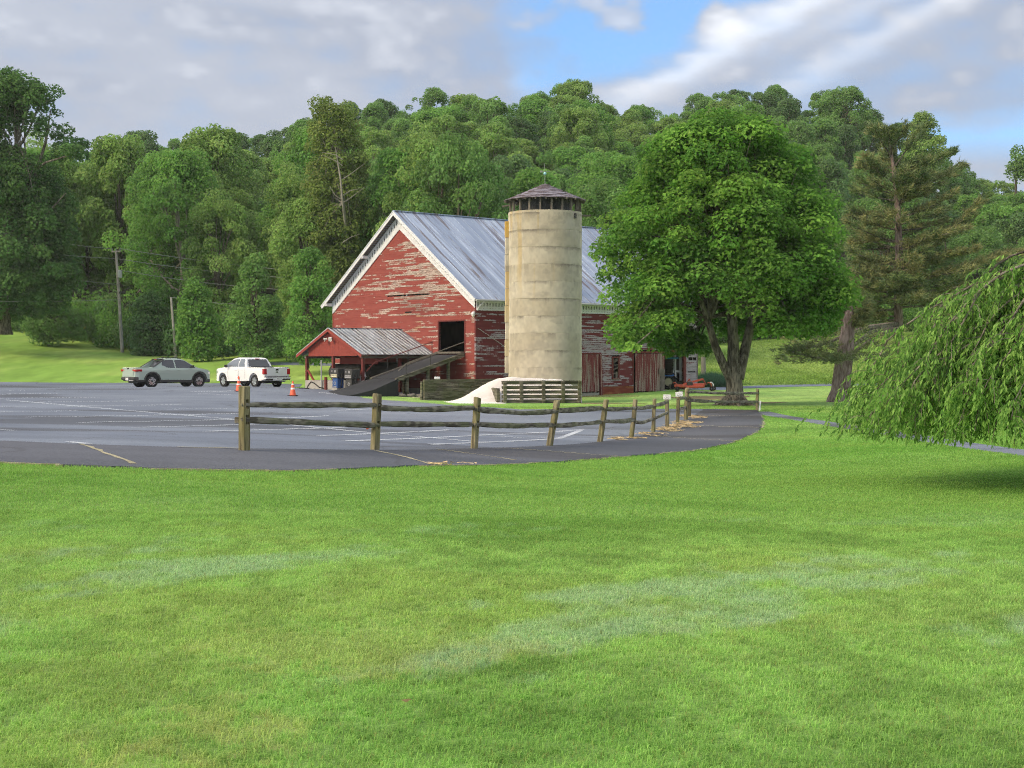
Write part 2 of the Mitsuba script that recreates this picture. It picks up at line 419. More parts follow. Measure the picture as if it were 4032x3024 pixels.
pr('m_tin', tin, rough=0.46, metallic=0.35, spec=0.5)


def tin_shed(p, n, uv):
    a, b = barn_ab(p)
    st = fbm(a * 8, b * 0.7 + p.z, 0, 4)
    c = mix((0.21, 0.245, 0.29), (0.34, 0.385, 0.44), smoothstep(0.3, 0.7, fbm(a * 3, b * 2, 2, 3)))
    return mix(c, (0.10, 0.085, 0.08), 0.8 * smoothstep(0.46, 0.68, st))


pr('m_tinshed', tin_shed, rough=0.48, metallic=0.3)
pr('m_rib', lambda p, n, uv: mix((0.36, 0.38, 0.40), (0.72, 0.74, 0.76), noise(p.x * 4, p.y * 4, p.z * 4)), rough=0.45, metallic=0.3)

SX, SY, SR = 1.585, 71.0, 1.765


def silo_color(p, n, uv):
    ang = dr.atan2(p.x - SX, -(p.y - SY))
    arc = ang * SR
    zz = (p.z + 0.35) / 0.81
    f = zz - dr.floor(zz)
    ringk = cell_rand(dr.floor(zz), 8)
    blot = fbm(arc * 1.2, p.z * 1.0, 2, 4)
    fine = fbm(arc * 7, p.z * 6, 4, 3)
    c = mix((0.43, 0.385, 0.295), (0.54, 0.495, 0.395), smoothstep(0.3, 0.7, blot * 0.7 + ringk * 0.3))
    run = fbm(arc * 5.5, p.z * 0.35, 6, 3)
    c = mix(c, (0.47, 0.34, 0.13), 0.50 * smoothstep(0.52, 0.68, run) * smoothstep(3.5, 6.5, p.z) * smoothstep(0.9, -0.6, arc))
    grey = smoothstep(0.2, 1.7, arc + (blot - 0.5) * 1.6)
    c = mix(c, (0.38, 0.36, 0.32), 0.40 * grey)
    edge = smoothstep(0.80, 0.99, f + 0.20 * (fine - 0.5)) * smoothstep(0.45, 0.62, fbm(arc * 0.9 + ringk * 20, dr.floor(zz) * 3.1, 1, 3))
    drip = smoothstep(0.35, 0.98, f) * smoothstep(0.56, 0.70, fbm(arc * 4 + ringk * 9, p.z * 0.5, 8, 3))
    c = mix(c, (0.16, 0.14, 0.115), 0.55 * edge + 0.30 * drip)
    bl = smoothstep(0.62, 0.72, fbm(arc * 1.6 + 3, p.z * 2.6, 11, 3))
    c = mix(c, (0.26, 0.235, 0.195), 0.28 * bl)
    return c * (0.86 + 0.28 * fine)


pr('m_silo', silo_color, rough=0.9, spec=0.15, bump=lambda p, n, uv: fbm(p.x * 12, p.y * 12, p.z * 12, 3) * 0.012, beps=0.01)
pr('m_shingle', lambda p, n, uv: mix((0.085, 0.062, 0.070), (0.22, 0.205, 0.245), smoothstep(0.40, 0.66, fbm(p.x * 3, p.y * 3, p.z * 9, 4))), rough=0.7)
pr('m_oldwood', lambda p, n, uv: mix((0.11, 0.095, 0.08), (0.26, 0.23, 0.20), fbm(p.x * 6, p.y * 6, p.z * 6, 4)), rough=0.9, spec=0.1)
pr('m_yellow', lambda p, n, uv: mix((0.52, 0.32, 0.05), (0.50, 0.43, 0.28), smoothstep(8.8, 2.5, p.z + 1.5 * (noise(p.z * 2, 0, 0) - 0.5))), rough=0.8)


def timber(p, n, uv):
    g = fbm(p.x * 2 + p.y * 2, p.z * 22, 0, 3)
    c = mix((0.075, 0.070, 0.055), (0.20, 0.185, 0.15), smoothstep(0.3, 0.7, g))
    return mix(c, (0.075, 0.095, 0.035), 0.5 * smoothstep(0.45, 0.65, fbm(p.x * 1.3, p.y * 1.3, p.z * 2, 3)))


pr('m_timber', timber, rough=0.9, spec=0.1)


def fence_wood(p, n, uv):
    g = fbm(p.x * 5 + p.y * 5, p.z * 24, 3, 3)
    m = fbm(p.x * 2.2, p.y * 2.2, p.z * 3, 3)
    c = mix((0.085, 0.078, 0.062), (0.23, 0.215, 0.17), smoothstep(0.3, 0.72, g))
    return mix(c, (0.14, 0.16, 0.075), 0.45 * smoothstep(0.45, 0.65, m))


def post_wood(p, n, uv):
    g = fbm(p.x * 34, p.y * 34, p.z * 1.6, 3)
    m = fbm(p.x * 4, p.y * 4, p.z * 3, 3)
    c = mix((0.115, 0.10, 0.062), (0.30, 0.27, 0.165), smoothstep(0.3, 0.72, g))
    return mix(c, (0.17, 0.165, 0.06), 0.45 * smoothstep(0.45, 0.65, m))


pr('m_rail', fence_wood, rough=0.92, spec=0.1)
pr('m_post', post_wood, rough=0.92, spec=0.1)
pr('m_sand', lambda p, n, uv: mix((0.60, 0.56, 0.53), (0.70, 0.66, 0.63), fbm(p.x * 2.5, p.y * 2.5, p.z * 4, 4)), rough=0.95, spec=0.1,
   bump=lambda p, n, uv: fbm(p.x * 9, p.y * 9, p.z * 9, 3) * 0.05, beps=0.02)
pr('m_concrete', lambda p, n, uv: mix((0.26, 0.25, 0.23), (0.46, 0.44, 0.40), fbm(p.x * 3, p.y * 3, p.z * 4, 4)), rough=0.9, spec=0.15)


def bark(c0, c1, fx=16.0):
    def f(p, n, uv):
        g = fbm(p.x * fx, p.y * fx, p.z * 3.2, 4)
        k = fbm(p.x * 2, p.y * 2, p.z * 1.3, 3)
        return mix(c0, c1, smoothstep(0.32, 0.70, g * 0.7 + k * 0.3))
    return f


def bark_bump(p, n, uv):
    return fbm(p.x * 18, p.y * 18, p.z * 4, 4) * 0.10


pr('m_bark', bark((0.065, 0.055, 0.045), (0.27, 0.24, 0.20)), rough=0.95, spec=0.1, bump=bark_bump, beps=0.01)
pr('m_bark_far', (0.10, 0.085, 0.07), rough=0.95, spec=0.1)
pr('m_bark_pale', (0.26, 0.24, 0.21), rough=0.95, spec=0.1)
pr('m_bark_pine', bark((0.15, 0.105, 0.095), (0.36, 0.28, 0.26)), rough=0.95, spec=0.1, bump=bark_bump, beps=0.01)
pr('m_black', (0.018, 0.018, 0.020), rough=0.5)
pr('m_rubber', (0.020, 0.020, 0.021), rough=0.75, spec=0.3)
pr('m_grey', (0.30, 0.30, 0.31), rough=0.5)
pr('m_dark', (0.045, 0.045, 0.043), rough=0.6)
pr('m_chrome', (0.72, 0.72, 0.74), rough=0.25, metallic=0.85)
pr('m_glass', (0.26, 0.29, 0.32), rough=0.05, spec=0.8, metallic=0.55)
pr('m_carwhite', (0.78, 0.79, 0.80), rough=0.35, clearcoat=0.8, clearcoat_gloss=0.9)
pr('m_glass_dark', (0.05, 0.055, 0.065), rough=0.05, spec=0.9, metallic=0.2)
pr('m_carsage', (0.36, 0.44, 0.39), rough=0.35, metallic=0.10, clearcoat=0.8, clearcoat_gloss=0.9)
pr('m_taillight', (0.42, 0.015, 0.02), rough=0.15, spec=0.7)
pr('m_orange', lambda p, n, uv: mix((0.78, 0.10, 0.045), (0.82, 0.16, 0.08), noise(p.x * 8, p.y * 8, p.z * 8)), rough=0.55)
pr('m_blue', (0.03, 0.085, 0.26), rough=0.4)
pr('m_tractorblue', (0.035, 0.16, 0.48), rough=0.35)
pr('m_canopyblue', (0.10, 0.42, 0.70), rough=0.4)
pr('m_implement', lambda p, n, uv: mix((0.50, 0.085, 0.04), (0.33, 0.07, 0.045), fbm(p.x * 6, p.y * 6, p.z * 6, 3)), rough=0.55)
pr('m_cream', (0.62, 0.58, 0.40), rough=0.5)
pr('m_sign', (0.80, 0.80, 0.79), rough=0.4)
pr('m_ink', (0.03, 0.03, 0.03), rough=0.6)
pr('m_inkgrey', (0.35, 0.35, 0.36), rough=0.6)
pr('m_wire', (0.24, 0.26, 0.24), rough=0.5)
pr('m_pole', bark((0.30, 0.275, 0.25), (0.52, 0.48, 0.44), 30), rough=0.9, spec=0.1)
pr('m_guard', (0.42, 0.36, 0.05), rough=0.5)
pr('m_stone', lambda p, n, uv: mix((0.11, 0.10, 0.09), (0.30, 0.27, 0.24), fbm(p.x * 5, p.y * 5, p.z * 5, 3)), rough=0.9, spec=0.1)
pr('m_tank', lambda p, n, uv: mix((0.030, 0.029, 0.024), (0.075, 0.070, 0.055), fbm(p.x * 3, p.y * 3, p.z * 3, 3)), rough=0.6)
pr('m_dirt', lambda p, n, uv: mix((0.13, 0.10, 0.065), (0.20, 0.18, 0.09), fbm(p.x * 2, p.y * 2, 0, 3)), rough=0.95, spec=0.1)
pr('m_ball', (0.30, 0.62, 0.66), rough=0.1, spec=0.9)
pr('m_bulb', (0.72, 0.70, 0.62), rough=0.2)
pr('m_leafdead', (0.17, 0.13, 0.055), rough=0.8)
# ---------------------------------------------------------------- ground, car park, path
def axis(parts):
    out = []
    for a, b, s in parts:
        out += list(np.arange(a, b, s))
    return np.array(out + [parts[-1][1]])


def sheet(xs, ys, lift=0.0):
    X, Y = np.meshgrid(xs, ys)
    Z = ground(X, Y) + lift
    n, m = X.shape
    i, j = np.meshgrid(np.arange(n - 1), np.arange(m - 1), indexing='ij')
    a = i * m + j
    f = np.stack([a, a + 1, a + m + 1, a + m], -1).reshape(-1, 4)
    return np.stack([X, Y, Z], -1).reshape(-1, 3), np.vstack([f[:, [0, 1, 2]], f[:, [0, 2, 3]]])


GX = axis([(-900, -300, 60), (-300, -120, 12), (-120, -40, 3), (-40, -20, 1.0), (-20, 20, 0.5), (20, 40, 1.0), (40, 120, 3), (120, 300, 12), (300, 900, 60)])
GY = axis([(-300, -60, 30), (-60, 0, 4), (0, 60, 0.5), (60, 115, 1.0), (115, 330, 3), (330, 620, 12), (620, 1200, 60)])
put('lawn', sheet(GX, GY), 'm_ground', smooth=True)
tag('lawn', kind='structure')


def ragged(pts, amp, step, seed, closed=False):
    """A polyline cut into short steps and pushed about a little, as an edge wears."""
    r = np.random.default_rng(seed)
    p = np.array(pts, float)
    out = []
    for a, b in zip(p[:-1], p[1:]):
        k = max(int(np.linalg.norm(b - a) / step), 1)
        out += [a + (b - a) * t for t in np.linspace(0, 1, k, endpoint=False)]
    out.append(p[-1])
    out = np.array(out)
    out[1:-1] += r.normal(0, amp, (len(out) - 2, 2))
    return out


def smooth_line(p, it=2):
    p = np.asarray(p, float)
    for _ in range(it):
        q = np.empty((2 * len(p) - 2, 2))
        q[0::2] = p[:-1] * .75 + p[1:] * .25
        q[1::2] = p[:-1] * .25 + p[1:] * .75
        p = np.vstack([p[:1], q[1:-1], p[-1:]])
    return p


OUTER = smooth_line(lands([(-500, 1812), (-200, 1822), (0, 1827), (200, 1834), (384, 1842), (640, 1853), (1000, 1857), (1094, 1859), (1300, 1855), (1504, 1847), (1732, 1837), (1900, 1838), (2144, 1826), (2415, 1804), (2714, 1780), (2876, 1750), (2985, 1704), (3009, 1666), (3001, 1635), (2982, 1618)]))
FENCE_LINE = smooth_line(lands([(-500, 1738), (-200, 1740), (0, 1742), (300, 1756), (640, 1766), (962, 1776), (1476, 1779), (1867, 1771), (2163, 1761), (2361, 1745), (2485, 1728), (2572, 1708), (2628, 1690), (2668, 1675), (2700, 1658), (2745, 1632), (2770, 1614)]))
FAR_SIDE = lands([(2982, 1617), (2850, 1613), (2714, 1612), (2500, 1612), (2280, 1613), (2050, 1614), (1940, 1607), (1800, 1600), (1690, 1589), (1580, 1581), (1462, 1572), (1400, 1561)])
SHED = [bw(-6.9, 1.0, 0)[:2], bw(-0.3, 1.0, 0)[:2], bw(-0.3, 9.3, 0)[:2], bw(-4.8, 9.3, 0)[:2]]
LEFT_SIDE = lands([(1190, 1513), (1000, 1511), (820, 1510), (500, 1508), (0, 1505), (-500, 1502)])
edge_out = ragged(OUTER, 0.035, 0.22, 1)
edge_far = ragged(FAR_SIDE, 0.06, 0.35, 2)
edge_left = ragged(LEFT_SIDE, 0.08, 0.6, 3)
lot_poly = Polygon(np.vstack([edge_out, edge_far[1:], SHED, edge_left])).buffer(0)
path_poly = Polygon(np.vstack([edge_out, ragged(FENCE_LINE, 0.02, 0.3, 4)[::-1]])).buffer(0)
if path_poly.geom_type != 'Polygon':
    path_poly = max(path_poly.geoms, key=lambda g: g.area)
if lot_poly.geom_type != 'Polygon':
    lot_poly = max(lot_poly.geoms, key=lambda g: g.area)
paved = unary_union([lot_poly, path_poly])


def draped(poly, lift, step, bsdf, key):
    """A sheet of the ground's own shape over the polygon: grid cells cut at the outline."""
    gs = [g for g in getattr(poly, 'geoms', [poly]) if g.geom_type == 'Polygon']
    V, Fc, k = [], [], 0
    for g in gs:
        x0, y0, x1, y1 = g.bounds
        from shapely.prepared import prep
        pg = prep(g)
        for X in np.arange(math.floor(x0 / step) * step, x1, step):
            for Y in np.arange(math.floor(y0 / step) * step, y1, step):
                cell = sbox(X, Y, X + step, Y + step)
                if pg.contains(cell):
                    pieces = [cell]
                elif pg.intersects(cell):
                    c = g.intersection(cell)
                    pieces = [q for q in getattr(c, 'geoms', [c]) if q.geom_type == 'Polygon' and q.area > 1e-6]
                else:
                    continue
                for q in pieces:
                    if len(q.exterior.coords) == 5 and q.area > step * step * 0.999:
                        v = np.array(q.exterior.coords)[:4]
                        f = np.array([[0, 1, 2], [0, 2, 3]])
                        if not q.exterior.is_ccw:
                            f = f[:, ::-1]
                    else:
                        v, f = trimesh.creation.triangulate_polygon(q, engine='earcut')
                    V.append(v)
                    Fc.append(np.asarray(f) + k)
                    k += len(v)
    V = np.vstack(V)
    Fc = np.vstack(Fc)
    z = ground(V[:, 0], V[:, 1]) + lift
    V = np.column_stack([V, z])
    n = np.cross(V[Fc[:, 1]] - V[Fc[:, 0]], V[Fc[:, 2]] - V[Fc[:, 0]])
    Fc[n[:, 2] < 0] = Fc[n[:, 2] < 0][:, ::-1]
    # the slab's edge, down into the ground
    for g in gs:
        c = np.array(g.exterior.segmentize(1.0).coords)
        z = ground(c[:, 0], c[:, 1])
        w = np.vstack([np.column_stack([c, z + lift]), np.column_stack([c, z - 0.06])])
        m = len(c)
        i = np.arange(m - 1)
        Fc = np.vstack([Fc, np.vstack([np.stack([i, i + 1, i + m + 1], 1), np.stack([i, i + m + 1, i + m], 1)]) + len(V)])
        V = np.vstack([V, w])
    put(key, (V, Fc), bsdf, smooth=False)
    return V, Fc


draped(lot_poly, 0.022, 1.0, 'm_lot', 'parking_lot')
tag('parking_lot', kind='structure')
draped(path_poly, 0.034, 0.5, 'm_path', 'path')
tag('path', kind='structure')


def strip(line, w, lift, key, bsdf, amp=0.0, seed=0, ends=True):
    """A thin painted or worn strip lying along a line on the ground."""
    p = ragged(line, 0, 0.3, seed)
    r = np.random.default_rng(seed)
    t = unit(np.gradient(p, axis=0))
    s = np.stack([-t[:, 1], t[:, 0]], 1)
    hw = np.full(len(p), w / 2) * (1 + (r.normal(0, amp, len(p)) if amp else 0))
    hw = np.clip(hw, 0.004, None)
    off = r.normal(0, amp * w * 0.8, len(p)) if amp else np.zeros(len(p))
    p = p + s * off[:, None]
    a, b = p + s * hw[:, None], p - s * hw[:, None]
    v = np.vstack([a, b])
    z = ground(v[:, 0], v[:, 1]) + lift
    v = np.column_stack([v, z])
    n = len(p)
    i = np.arange(n - 1)
    f = np.vstack([np.stack([i + n, i + n + 1, i + 1], 1), np.stack([i + n, i + 1, i], 1)])
    put(key, (v, f), bsdf)


LINES = [[(25, 1577), (990, 1660), (1500, 1712), (1900, 1746)], [(-60, 1540), (97, 1539)], [(-60, 1555), (235, 1551)], [(-40, 1571), (389, 1567)], [(149, 1586), (549, 1581)],
         [(-60, 1604), (100, 1604)], [(253, 1602), (714, 1596)], [(-60, 1624), (307, 1621)], [(655, 1614), (895, 1611)], [(99, 1646), (940, 1630)], [(307, 1667), (1294, 1640)],
         [(524, 1687), (1140, 1668)], [(-20, 1697), (60, 1699)], [(800, 1703), (1500, 1678)], [(1256, 1720), (1766, 1696)], [(1359, 1741), (1900, 1717), (2290, 1694)], [(1695, 1754), (1900, 1746), (2198, 1731)],
         [(2290, 1694), (2198, 1731)], [(750, 1545), (930, 1541)], [(780, 1553), (915, 1555)], [(1330, 1618), (1560, 1609)], [(1255, 1547), (1395, 1560)], [(1930, 1722), (2155, 1729)], [(270, 1745), (350, 1753)]]
for q, ln in enumerate(LINES):
    strip(lands(ln), 0.165 if q else 0.18, 0.026, name('parking_lot__painted_line'), 'm_line', seed=40 + q)
CRACKS = [[(322, 1757), (420, 1795), (529, 1835)], [(1478, 1782), (1590, 1805), (1704, 1838)], [(1718, 1775), (1880, 1796), (2036, 1819)], [(2010, 1771), (2220, 1787), (2432, 1802)], [(2583, 1723), (2750, 1733), (2910, 1742)],
          [(2714, 1679), (2850, 1683), (2984, 1687)], [(2750, 1638), (2860, 1641), (2965, 1641)], [(700, 1769), (950, 1774)]]
for q, ln in enumerate(CRACKS):
    strip(lands(ln), 0.065, 0.038, name('path__crack'), 'm_crack', amp=0.35, seed=70 + q)

# cart path that crosses the lawn on the right and runs on behind the trees
cart = lands([(2990, 1622), (3080, 1641), (3200, 1659), (3360, 1685), (3500, 1706), (3760, 1746), (4032, 1786), (4300, 1822)])
cart2 = lands([(2760, 1535), (2880, 1527), (3000, 1522), (3200, 1517), (3360, 1514), (3600, 1514), (4200, 1520)])
for q, (ln, w) in enumerate(((cart, 0.75), (cart2, 2.6))):
    draped(LineString(smooth_line(ln)).buffer(w / 2, cap_style=2), 0.016, 1.0, 'm_lot', name('cart_path'))
tag('cart_path', kind='structure')
tag('cart_path_001', kind='structure')
lane = lands([(960, 1431), (1120, 1433), (1300, 1436), (1420, 1438)])
draped(LineString(lane).buffer(0.9, cap_style=2), 0.03, 1.0, 'm_lot', 'farm_lane')
tag('farm_lane', kind='structure')
for q, (u, v, w, h) in enumerate([(2810, 1566, 3.6, 1.3), (3010, 1586, 1.6, 0.8), (2395, 1588, 2.6, 0.9), (2390, 1560, 3.0, 0.35)]):
    c = land(u, v)[:2]
    r = np.random.default_rng(300 + q)
    a = np.linspace(0, 2 * np.pi, 28, endpoint=False)
    rad = 1 + 0.25 * np.sin(3 * a + q) + r.normal(0, .06, 28)
    draped(Polygon(np.column_stack([c[0] + w / 2 * np.cos(a) * rad, c[1] + h * 1.8 * np.sin(a) * rad])).buffer(0), 0.012, 0.5, 'm_dirt', name('bare_earth'))
    tag('bare_earth' + (f'_{q:03d}' if q else ''), kind='structure')

# straw and sawdust lying round the feet of the posts
rs = np.random.default_rng(12)


def straw_patch(u, v, lx, ly, seed):
    c = land(u, v)[:2]
    r = np.random.default_rng(seed)
    a = np.linspace(0, 2 * np.pi, 26, endpoint=False)
    rad = 1 + 0.3 * np.sin(2 * a + seed) + r.normal(0, .14, 26)
    return Polygon(np.column_stack([c[0] + lx * np.cos(a) * rad, c[1] + ly * np.sin(a) * rad])).buffer(0)


straw = unary_union([straw_patch(*q) for q in [(2475, 1731, .34, .35, 1), (2430, 1737, .16, .25, 2), (2572, 1712, .30, .35, 3), (2530, 1716, .22, .3, 4), (2640, 1692, .36, .5, 5), (2600, 1697, .2, .4, 6), (2672, 1680, .34, .6, 7),
                                                   (2710, 1668, .34, .8, 8), (2725, 1645, .3, 1.0, 9), (2700, 1685, .4, .5, 10), (2650, 1702, .32, .3, 11), (2590, 1722, .2, .15, 12), (1712, 1838, .14, .2, 13), (1800, 1835, .2, .08, 14)]])
sp_, sf_, sk_ = [], [], 0
from shapely import contains_xy
bx0, by0, bx1, by1 = straw.bounds
q = np.column_stack([rs.uniform(bx0, bx1, 60000), rs.uniform(by0, by1, 60000)])
q = q[contains_xy(straw, q[:, 0], q[:, 1])]
q = q + rs.normal(0, .05, q.shape)
a_ = rs.uniform(0, np.pi, len(q))
dv = np.column_stack([np.cos(a_), np.sin(a_)])
ln_ = rs.uniform(.04, .14, (len(q), 1))
sv = np.column_stack([-dv[:, 1], dv[:, 0]]) * .008
zz = ground(q[:, 0], q[:, 1]) + .042
hz = rs.uniform(0, .03, (len(q), 3))
v3 = np.stack([np.column_stack([q - dv * ln_ + sv, zz + hz[:, 0]]), np.column_stack([q - dv * ln_ - sv, zz + hz[:, 1]]), np.column_stack([q + dv * ln_, zz + hz[:, 2]])], 1).reshape(-1, 3)
put('straw', (v3, np.arange(len(v3)).reshape(-1, 3)), 'm_straw')
tag('straw', 'dry pale straw scattered on the path round the feet of the fence posts', 'straw', kind='stuff')
draped(unary_union([LineString(edge_out[i:i + 14]).buffer(0.02 + 0.04 * rs.random()) for i in range(0, len(edge_out) - 14, 19)]).difference(lot_poly.buffer(-0.09)), 0.030, 0.5, 'm_crack', 'dry_grass_edge')
tag('dry_grass_edge', 'line of dry bleached grass along the curved outer edge of the path', 'dry grass', kind='stuff')
# ---------------------------------------------------------------- the barn
BW_, BLEN, ZR, ZE, OV, EV = 12.36, 16.73, 9.5, 4.66, 0.455, 0.533
MID = BW_ / 2
SLOPE = (ZR - ZE) / (MID + EV)


def roof_z(b):
    return ZR - SLOPE * abs(b - MID)


def barn_put(key, mesh, bsdf, **kw):
    put(key, mesh, bsdf, to_world=BARN, **kw)


tag('barn', 'large weathered red wooden barn with white fretwork trim and a tin roof', 'barn')
GHOLES = [sbox(0.85, 2.06, 2.89, 3.60)]
for b0, b1, z0, z1 in [(3.74, 4.32, 5.04, 5.14), (4.36, 4.92, 5.03, 5.12), (4.96, 5.62, 5.02, 5.12), (5.98, 6.5, 5.01, 5.10), (6.86, 7.3, 4.99, 5.10), (5.66, 5.94, 5.02, 5.08), (5.2, 5.75, 4.18, 4.22)]:
    GHOLES.append(sbox(b0, z0, b1, z1))
GH = unary_union(GHOLES)
gable_poly = Polygon([(0, -0.6), (BW_, -0.6), (BW_, roof_z(BW_) - 0.12), (MID, ZR - 0.12), (0, roof_z(0) - 0.12)])
# sheathing: thick dark boards behind the siding, with the openings cut through
ext_g = frame([0, 0, 0], [0, 1, 0], [0, 0, 1], [1, 0, 0])          # x -> b, y -> z, extruded along +a
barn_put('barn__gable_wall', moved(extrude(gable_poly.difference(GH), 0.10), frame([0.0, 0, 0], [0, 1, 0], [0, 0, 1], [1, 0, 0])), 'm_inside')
barn_put('barn__back_gable_wall', moved(extrude(gable_poly, 0.10), frame([BLEN - 0.1, 0, 0], [0, 1, 0], [0, 0, 1], [1, 0, 0])), 'm_side')
side_holes = [sbox(9.80, 0.66, 10.19, 1.74), sbox(13.45, -0.6, 15.55, 2.02), sbox(15.95, 1.58, 16.30, 1.74), sbox(16.34, 1.58, 16.62, 1.74), sbox(15.92, 0.93, 16.55, 0.99)]
SH = unary_union(side_holes)
side_poly = sbox(0.1, -0.6, BLEN - 0.1, 4.72)
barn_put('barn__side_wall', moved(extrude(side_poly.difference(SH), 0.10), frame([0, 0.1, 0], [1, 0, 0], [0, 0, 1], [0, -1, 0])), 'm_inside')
barn_put('barn__far_side_wall', moved(extrude(side_poly, 0.10), frame([0, BW_, 0], [1, 0, 0], [0, 0, 1], [0, -1, 0])), 'm_side')
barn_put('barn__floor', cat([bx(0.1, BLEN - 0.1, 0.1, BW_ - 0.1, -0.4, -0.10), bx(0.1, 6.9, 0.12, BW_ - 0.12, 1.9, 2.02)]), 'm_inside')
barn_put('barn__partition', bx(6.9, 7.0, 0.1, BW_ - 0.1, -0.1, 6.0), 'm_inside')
barn_put('barn__foundation', cat([bx(-0.04, 0.0, 0.0, BW_, -0.7, 0.16), bx(0.0, 8.75, -0.04, 0, -0.7, -0.12)]), 'm_concrete')

rb = np.random.default_rng(5)


def clap(length, z0, wall, start, proud):
    """One clapboard: thicker at its lower edge, a little warped."""
    h = 0.118
    k = max(2, int(length / 0.6) + 1)
    s = np.linspace(0, length, k)
    dz = np.cumsum(rb.normal(0, 0.0018, k))
    dp = np.abs(np.cumsum(rb.normal(0, 0.0015, k)))
    out_lo, out_hi, back = 0.020 + proud + dp, 0.006 + 0 * dp, -0.004
    rows = [(out_lo, z0 + dz), (out_hi, z0 + h + dz), (np.full(k, back), z0 + h + dz), (np.full(k, back), z0 + dz)]
    V = np.concatenate([np.stack([start + s, o, z], 1) for o, z in rows])
    F = []
    for q in range(4):
        a0, b0 = q * k, ((q + 1) % 4) * k
        i = np.arange(k - 1)
        F += [np.stack([a0 + i, b0 + i, b0 + i + 1], 1), np.stack([a0 + i, b0 + i + 1, a0 + i + 1], 1)]
    F += [np.array([[0, k, 2 * k], [0, 2 * k, 3 * k]]), np.array([[k - 1, 3 * k - 1, 2 * k - 1], [k - 1, 4 * k - 1, 3 * k - 1]])]
    F = np.vstack(F)
    if wall == 'g':
        V = np.stack([-V[:, 1], V[:, 0], V[:, 2]], 1)
    else:
        V = np.stack([V[:, 0], -V[:, 1], V[:, 2]], 1)
        F = F[:, ::-1]
    return trimesh.Trimesh(V, F, process=False)


def siding(wall, holes, spans, bsdf, parent, z_from, z_to):
    for row in range(int(round((z_to - z_from) / 0.1))):
        z0 = z_from + row * 0.1
        lo, hi = spans(z0 + 0.06)
        if hi - lo < 0.25:
            continue
        cuts = [(lo, hi)]
        for hx in holes:
            x0, y0, x1, y1 = hx.bounds
            if y0 < z0 + 0.075 and y1 > z0 + 0.03:
                new = []
                for c0, c1 in cuts:
                    if x1 <= c0 or x0 >= c1:
                        new.append((c0, c1))
                    else:
                        new += [q for q in ((c0, x0), (x1, c1)) if q[1] - q[0] > 0.03]
                cuts = new
        for c0, c1 in cuts:
            x = c0
            while x < c1 - 1e-6:
                L = rb.uniform(3.6, 6.2) if x > c0 else rb.uniform(2.2, 6.0)
                e = c1 if c1 - (x + L) < 1.2 else x + L
                barn_put(name(parent + '__board'), clap(e - x - 0.004, z0 + rb.normal(0, .0025), wall, x, max(0, rb.normal(0.001, .003))), bsdf)
                x = e


def gspan(z):
    half = MID - 0.03 if z < ZE else max(0.0, (ZR - 0.22 - z) / SLOPE)
    half = min(half, MID - 0.03)
    return MID - half, MID + half


hole_rows = [sbox(3.70, 5.01, 7.34, 5.07)] + [sbox(0.79, 1.96, 2.95, 3.62), sbox(5.2, 4.16, 5.75, 4.20)]
siding('g', hole_rows, gspan, 'm_gable', 'barn__gable_wall', 0.10, 9.0)
side_rows = [sbox(6.85, -0.3, 8.75, 1.98), sbox(9.68, 0.58, 10.30, 1.84), sbox(11.36, -0.5, 15.74, 2.16), sbox(15.95, 1.58, 16.30, 1.74), sbox(16.34, 1.58, 16.62, 1.74), sbox(15.92, 0.92, 16.55, 0.98), sbox(8.95, -0.5, 11.36, 0.22)]
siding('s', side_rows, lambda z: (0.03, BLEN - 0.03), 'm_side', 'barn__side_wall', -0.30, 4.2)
# studs seen through the gap where a board is gone
for b in (3.70, 4.34, 4.94, 5.64, 5.96, 6.52, 6.84, 7.34):
    barn_put(name('barn__gable_wall__stud'), bx(0.0, 0.06, b - 0.025, b + 0.025, 4.95, 5.2), 'm_white' if b in (5.64,) else 'm_oldwood')

# corner boards
barn_put('barn__corner_board', cat([bx(-0.034, -0.0, -0.036, 0.06, -0.35, 4.3), bx(-0.034, 0.06, -0.036, 0.0, -0.35, 4.3)]), 'm_side')
barn_put('barn__corner_board_001', bx(-0.034, 0.0, BW_ - 0.06, BW_ + 0.03, -0.35, 4.3), 'm_gable')
barn_put('barn__corner_board_002', bx(BLEN - 0.06, BLEN + 0.03, -0.036, 0.0, -0.35, 4.1), 'm_oldwood')

# hay door in the gable
barn_put('barn__hay_door', cat([bev(-0.05, 0.10, 0.78, 0.85, 1.98, 3.66, .006), bev(-0.05, 0.10, 2.89, 2.97, 1.98, 3.66, .006), bev(-0.05, 0.10, 0.85, 2.89, 3.60, 3.67, .006)]), 'm_redpost')
labels['barn__hay_door'] = {'label': 'dark open hay door at the top of the ramp'}
barn_put('barn__hay_door__sill', bev(-0.30, 0.10, 0.82, 2.93, 1.955, 2.05, .008), 'm_oldwood')

